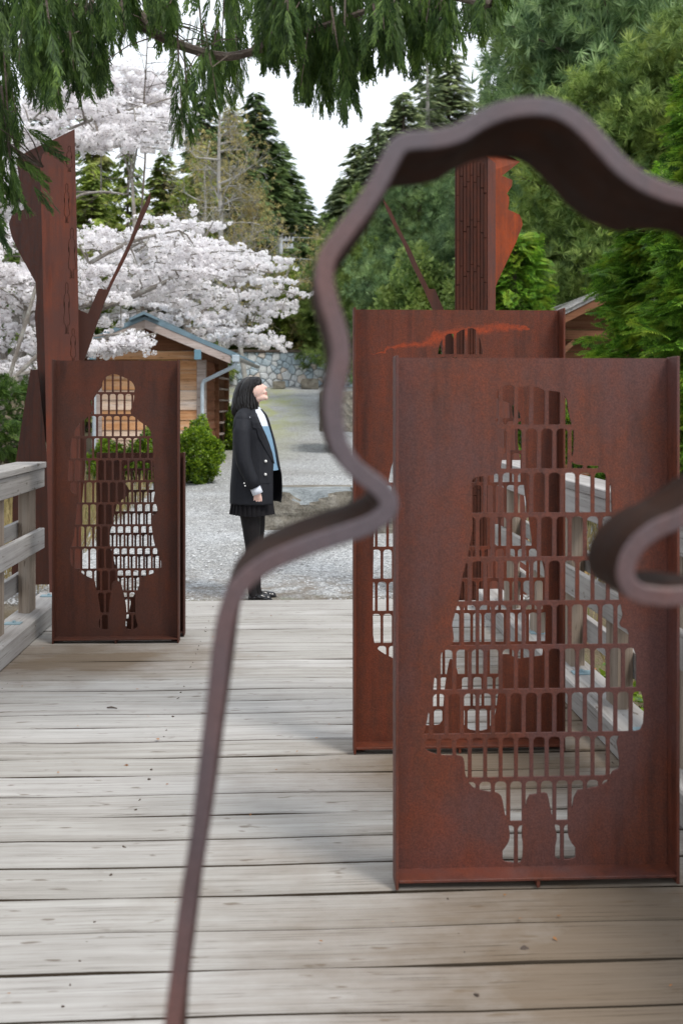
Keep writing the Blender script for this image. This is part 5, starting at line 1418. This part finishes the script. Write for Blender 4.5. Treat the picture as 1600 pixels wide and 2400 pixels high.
thuja(1490, 1900, 150, 1000, 11.0, 1.8, 2400, .36, 2, 'taller thuja with yellow green tips at the right edge')
thuja(1080, 1330, 560, 1000, 17.5, 1.8, 1500, .36, 3, 'low dark thuja behind the second panel and right gate post')

# cherry trees
def cherry(label, trunk, boughs, D, n_spray, region, seed, spread, rp=.075, minlen=.5, dens=34, name='cherry_tree', ydepth=2.0, lich=True, base=None, bs=1.0):
    g = np.random.RandomState(seed); mb = MB()
    z0 = float(gz(0, D)) if base is None else base
    o = at(trunk[0][0], trunk[0][1], D); t = thing(name, label, 'cherry tree', (o.x, D, z0), 0, 'cherry trees in white blossom'); O = np.array([o.x, D, z0])
    def W(q, dy=0): v = at(q[0], q[1], D+dy); return np.array([v.x, v.y, v.z])-O
    tr = MB(); P_ = [W(q) for q in trunk]; P_[0][2] = -.1; tr.tube([Vector(p) for p in P_], list(np.linspace(.16*(.4+.6*bs), .09*bs, len(P_))), 9)
    link('trunk', tr.mesh('trunk'), M_BARKL, t, smooth=True)
    BP = []
    for bq in boughs:
        dy0 = g.uniform(-.3, .3); dyn = g.uniform(-ydepth/2, ydepth/2); C = catmull([tuple(q) for q in bq], 6); pts_ = [W(q, dy0+(dyn-dy0)*i/len(C)) for i, q in enumerate(C)]
        mb.tube([Vector(p) for p in pts_], list(np.linspace(.065*bs, .012, len(pts_))), 7, cap=False); BP += pts_[3:]
    BP = np.array(BP); pos = []
    from mathutils.geometry import intersect_point_tri_2d
    def inside(x, y, poly):
        c = False
        for i in range(len(poly)):
            x1, y1 = poly[i]; x2, y2 = poly[i-1]
            if (y1 > y) != (y2 > y) and x < (x2-x1)*(y-y1)/(y2-y1)+x1: c = not c
        return c
    xs = [q[0] for q in region]; ys = [q[1] for q in region]; k = 0; tries = 0
    while k < n_spray and tries < 20000:
        tries += 1; x, y = g.uniform(min(xs), max(xs)), g.uniform(min(ys), max(ys))
        if not inside(x, y, region): continue
        k += 1; dy = g.uniform(-ydepth/2, ydepth/2); c = W((x, y), dy)
        out = c-BP[np.argmin(((BP-c)**2).sum(1))]; az = (0 if g.rand() < .72 else PI)+g.randn()*.55
        L = g.uniform(minlen, minlen*2.2)*spread; d = np.array([math.cos(az), math.sin(az)*.7, g.uniform(-.22, .10)])
        s0 = c-d*L/2; nb = BP[np.argmin(((BP-s0)**2).sum(1))]
        curve = [nb, (nb+s0)/2+np.array([0, 0, .05]), s0, c+np.array([0, 0, .04*L]), c+d*L/2]
        mb.tube([Vector(q) for q in curve], [.016, .013, .011, .009, .005], 3, cap=False)
        m = int(dens*L*g.uniform(.7, 1.2))
        for q in range(m):
            u = g.rand(); p = s0+(c+d*L/2-s0)*u+np.array([0, 0, .04*L*math.sin(u*PI)])
            p = p+g.randn(3)*np.array([.06, .08, .026])
            pos.append(p)
        for q in range(3):
            u = g.rand(); p = s0+(c+d*L/2-s0)*u; e = p+np.array([g.randn()*.2, g.randn()*.2, g.uniform(-.1, .2)]); mb.tube([Vector(p), Vector(e)], [.004, .002], 3, cap=False)
            for w in range(4): pos.append(p+(e-p)*g.rand()+g.randn(3)*.03)
    pos = np.array(pos); n = len(pos)
    Vs = []; Fs = []; o_ = 0
    for q in range(4):
        r_ = np.random.RandomState(seed*7+q); it = []
        for w in range(13):
            d = r_.randn(3); d /= np.linalg.norm(d); c = d*r_.uniform(.55, .85)*np.array([1.1, 1, .8]); d = d+r_.randn(3)*.3; d /= np.linalg.norm(d); a = r_.randn(3); a -= a.dot(d)*d; a /= np.linalg.norm(a); b2_ = np.cross(d, a)
            it.append([c-a*.42, c-b2_*.38+d*.05, c+a*.42, c+b2_*.38+d*.05])
        TV = np.array(it).reshape(-1, 3); TF = np.arange(len(TV)).reshape(-1, 4)
        pq = pos[q::4]; V, F = scatter(TV, TF, pq, g.randn(len(pq), 3)*np.array([1, 1, .3]), rp*g.uniform(.5, 1.15, len(pq)), upj=.5); Vs.append(V); Fs.append(F+o_); o_ += len(V)
    V, F = np.concatenate(Vs), np.concatenate(Fs)
    link('branches', mb.mesh('branches'), M_BARKL, t); link('blossom', npm('blossom', V, F), L_BLOS, t)
cherry('cherry tree in full white blossom spreading over the hut from the left edge', [(-30, 1080), (-20, 960), (20, 860), (70, 795)],
       [[(20,860),(10,820),(35,760),(48,690),(52,600),(70,520)], [(70,795),(62,740),(95,710),(150,660),(240,600),(330,560),(420,540)], [(60,780),(110,765),(200,735),(300,700),(420,650),(540,630),(640,640)],
        [(60,790),(130,800),(220,800),(300,780),(340,775)], [(20,860),(60,880),(120,900)], [(70,795),(30,740),(-40,680)], [(130,740),(200,715),(300,690),(400,670)]],
       15.5, 116, [(-60,540),(60,520),(190,530),(400,520),(500,515),(530,570),(560,620),(560,680),(500,730),(420,720),(345,700),(270,715),(190,770),(150,830),(90,860),(40,900),(-60,910)], 1, 1.0, rp=.066, dens=26)
cherry('second white cherry standing behind the hut roof left of the stone wall', [(420, 1020), (430, 900), (440, 800)],
       [[(440,800),(420,700),(380,620),(330,560)], [(440,800),(500,700),(580,660),(690,690)], [(440,800),(450,650),(480,560),(500,520)], [(440,800),(540,760),(620,790)]],
       25.0, 96, [(180,560),(380,530),(500,520),(545,580),(640,620),(700,690),(650,740),(655,810),(620,835),(480,800),(300,760),(180,760)], 2, 1.6, rp=.098, dens=15)
cherry('sparse upper cherry with white blossom clusters above the left gate post', [(-60, 1080), (-70, 800), (-60, 560)],
       [[(-60,560),(20,420),(110,330),(170,260),(190,180)], [(-60,560),(60,400),(200,340),(330,345),(370,330)], [(-60,560),(40,470),(160,450),(300,455)], [(-60,500),(10,380),(60,300),(120,240)], [(100,330),(220,280),(330,250),(400,230)]],
       17.0, 100, [(-40,430),(60,280),(110,180),(170,180),(250,250),(300,240),(390,255),(400,300),(385,350),(300,362),(180,355),(120,330),(60,420),(-40,640)], 3, .9, rp=.072, dens=22, bs=.4)
cherry('pale far cherry top against the white sky', [(330, 1000), (320, 600), (310, 420)],
       [[(310,420),(280,340),(240,260),(245,170)], [(310,420),(330,300),(350,220),(380,170)], [(310,420),(300,330),(290,260),(300,180)]],
       34.0, 85, [(225,330),(230,180),(290,150),(390,170),(400,300),(380,340)], 4, 1.6, rp=.13, dens=8, bs=.5)
cherry('low blossom twigs hanging in front of the hut gable', [(-25, 1080), (0, 960), (40, 880)],
       [[(40,880),(120,860),(190,825),(250,812),(310,795),(370,780)], [(40,880),(130,800),(200,790),(300,780)], [(0,960),(60,760),(120,560),(170,470),(230,450),(290,455)]],
       14.0, 13, [(190,800),(230,810),(300,800),(390,780),(370,792),(300,818),(230,832)], 5, .5, rp=.055, dens=44, ydepth=.4, bs=.45)

# weeping cedar overhead
def hanging_cedar():
    g = np.random.RandomState(21); t = thing('weeping_cedar', 'dark weeping cedar whose sprays hang across the top of the picture', 'tree', (-3.4, 4.6, -.7))
    O = np.array([-3.4, 4.6, -.7]); mb = MB(); W = lambda x, y, Y: np.array(at(x, y, Y))-O
    tr = MB(); tr.tube([(0, 0, -.1), (.05, 0, 2), (0, .1, 5.0), (.1, 0, 9)], [.28, .22, .15, .05], 12); link('trunk', tr.mesh('trunk'), M_BARK, t, smooth=True)
    fx = [-80, 0, 30, 60, 130, 190, 235, 262, 300, 335, 375, 395, 430, 460, 500, 530, 570, 610, 645, 670, 700, 745, 790, 840, 868, 900, 950, 1010, 1050, 1100, 1140, 1165]
    fy = [600, 480, 360, 260, 240, 260, 290, 120, 95, 90, 130, 320, 335, 300, 285, 250, 225, 195, 120, 150, 255, 285, 270, 240, 165, 150, 165, 160, 105, 75, 60, 10]
    boughs = []
    for (P_, Y0, Y1, r0) in [([(-700,300),(-200,60),(270,22),(350,72),(440,112),(530,132),(610,115),(670,95),(760,60),(900,10)], 4.4, 4.0, .026), ([(-700,200),(-200,-30),(300,-90),(700,-80),(1150,10)], 4.6, 3.7, .035), ([(-700,300),(-300,120),(-60,60),(90,70),(200,90)], 4.6, 4.3, .022),
                          ([(-700,350),(-300,260),(-60,300),(60,370),(100,390)], 4.6, 4.4, .016), ([(-700,400),(-300,400),(-60,430),(50,470)], 4.6, 4.4, .014), ([(-700,100),(-300,-150),(300,-220),(900,-200),(1300,-120)], 4.6, 4.0, .03)]:
        C = catmull(P_, 8); pts_ = [W(q[0], q[1], Y0+(Y1-Y0)*i/len(C)) for i, q in enumerate(C)]
        mb.tube([Vector(p) for p in pts_], list(np.linspace(r0, r0*.4, len(pts_))), 7, cap=False); boughs += pts_
    BP = np.array(boughs); pos = []; dd = []; sc = []
    tw = MB()
    def spray(x, y, Y, L):
        pos.append(W(x, y, Y)); az = g.rand()*6.28; dd.append((math.cos(az)*.30+.04, math.sin(az)*.25, -1)); sc.append(L)
    for k in range(190):
        x = g.uniform(-90, 1160); yb = np.interp(x, fx, fy)*g.uniform(.62, 1.06)
        gap = math.sin(x*.105)+math.sin(x*.049+1.3)+.7*math.sin(x*.21)
        if gap < -.9 and g.rand() < .75: continue
        if 262 < x < 395 and g.rand() < .6: yb = min(yb, 60)
        if 262 < x < 640 and g.rand() < .42: continue
        if 20 < x < 250 and g.rand() < .3: continue
        Y = g.uniform(3.7, 5.1); ys = g.uniform(-160, .45*yb); drift = g.uniform(-.12, .16); n_ = int((yb-ys)/20)+2
        P0_ = W(x, ys, Y); P1_ = W(x+drift*(yb-ys), yb-20, Y); tw.tube([Vector(P0_), Vector((P0_+P1_)/2), Vector(P1_)], [.006, .004, .0015], 4, cap=False)
        for q in range(n_):
            u = (q+g.rand())/n_; y = ys+(yb-ys)*u; L = g.uniform(.10, .24)*(1.1-.35*u); wv = g.randn()*10*(1.15-.6*u)
            if y+L*2300/Y > yb+14: y = yb+14-L*2300/Y
            spray(x+drift*(y-ys)+wv, y, Y+g.randn()*.06, L)
    for k in range(320):
        x = g.uniform(-90, 1150); y = g.uniform(-150, min(60, np.interp(x, fx, fy)*.4))
        if 250 < x < 640 and g.rand() < .7: continue
        spray(x, y-40, g.uniform(3.8, 5.3), g.uniform(.14, .26))
    # sprays reaching over the gate post on the left
    for (x0, y0, x1, y1) in ((60,300,130,345),(90,330,150,375),(60,380,120,440),(80,430,140,500),(30,430,80,500),(20,340,80,400),(-20,500,30,600),(-40,420,10,540)):
        for q in range(2):
            Y = g.uniform(4.1, 4.5); a = W(x0+g.randn()*6, y0+g.randn()*6, Y); c = W(x1+g.randn()*8, y1+g.randn()*8, Y+g.uniform(-.1, .1)); v = c-a
            pos.append(a); dd.append(v); sc.append(np.linalg.norm(v))
    pos, dd, sc = np.array(pos), np.array(dd), np.array(sc); Vs = []; Fs = []; o_ = 0
    for i in range(3):
        V, F = scatter(*T_HANG[i], pos[i::3], dd[i::3], sc[i::3], up=(0, 1, 0), upj=1.0); Vs.append(V); Fs.append(F+o_); o_ += len(V)
    for k in range(0, len(pos), 9):
        p = pos[k]; nb = BP[np.argmin(((BP-p)**2).sum(1))]; m = (p+nb)/2+np.array([0, 0, .02]); tw.tube([Vector(nb), Vector(m), Vector(p)], [.004, .003, .0018], 3, cap=False)
    link('branches', mb.mesh('branches'), M_BARK, t); link('twigs', tw.mesh('twigs'), M_BARK, t, kind='stuff'); link('crown', npm('crown', np.concatenate(Vs), np.concatenate(Fs)), L_HANG, t)
hanging_cedar()

# dry grass and litter
def grass(name, x0, x1, y0, y1, n, L, mat, seed, label, zf=None):
    g = np.random.RandomState(seed); x, y = g.uniform(x0, x1, n), g.uniform(y0, y1, n)
    p = np.stack([x, y, gz(x, y) if zf is None else np.full(n, zf)], 1); d = np.stack([g.randn(n)*.35, g.randn(n)*.35, np.ones(n)], 1)
    T = np.array([(0, -.012, 0), (0, .012, 0), (.6, .01, .03), (1, 0, .10)]); V, F = scatter(T, np.array([(0, 1, 2), (0, 2, 3)]), p, d, L*g.uniform(.5, 1.2, n))
    link(name, npm(name, V, F), mat, kind='stuff', label=label)
grass('dry_grass', -5.5, -2.0, 8.6, 15.5, 9000, .36, L_GRASS, 1, 'dry tan grass behind the left railing')
grass('side_grass', 2.2, 5.5, 5.0, 12.5, 5000, .30, L_GRASS, 2, 'dry grass beyond the right railing')
def litter(name, x0, x1, y0, y1, n, s, seed, label, zf=None):
    g = np.random.RandomState(seed); x, y = g.uniform(x0, x1, n), g.uniform(y0, y1, n); z = (gz(x, y) if zf is None else np.full(n, zf))+.008
    V, F = scatter(*blades([((-.5, 0, 0), (.5, 0, .1), .5, .06)]), np.stack([x, y, z], 1), np.stack([g.randn(n), g.randn(n), g.randn(n)*.1], 1), s*g.uniform(.5, 1.2, n))
    link(name, npm(name, V, F), L_DEAD, kind='stuff', label=label)
litter('fallen_leaves', -4.5, -2.2, 9, 17.5, 1500, .08, 3, 'orange brown fallen leaves under the shrubs and by the left railing')
litter('fallen_leaves', 1.9, 4.5, 3.5, 12, 1300, .08, 4, 'brown fallen leaves on the bank beyond the right railing')
litter('deck_litter', -1.5, 1.3, 2.6, 7.8, 75, .018, 5, 'tiny brown leaf scraps scattered on the deck', 0.0)
a = at(262, 1656, 5.25); b = MB(); b.tube([(a.x-.022, 5.25, .006), (a.x, 5.245, .010), (a.x+.028, 5.24, .005)], [.003, .0045, .002], 6)
link('twig', b.mesh('twig'), M_NAIL, label='short dark twig lying on the deck boards left of the steel band', cat='twig')
b = MB(); a = at(1229, 2238, 2.87)
for k in range(6): b.tube([(a.x-.008+k*.003, 2.87, .003), (a.x-.006+k*.003, 2.87, .010+.003*math.sin(k))], [.007-.0006*abs(k-2), .002], 6)
link('seed_cone', b.mesh('seed_cone'), M_NAIL, label='small brown seed cone on the deck in front of the nearest panel', cat='seed cone')
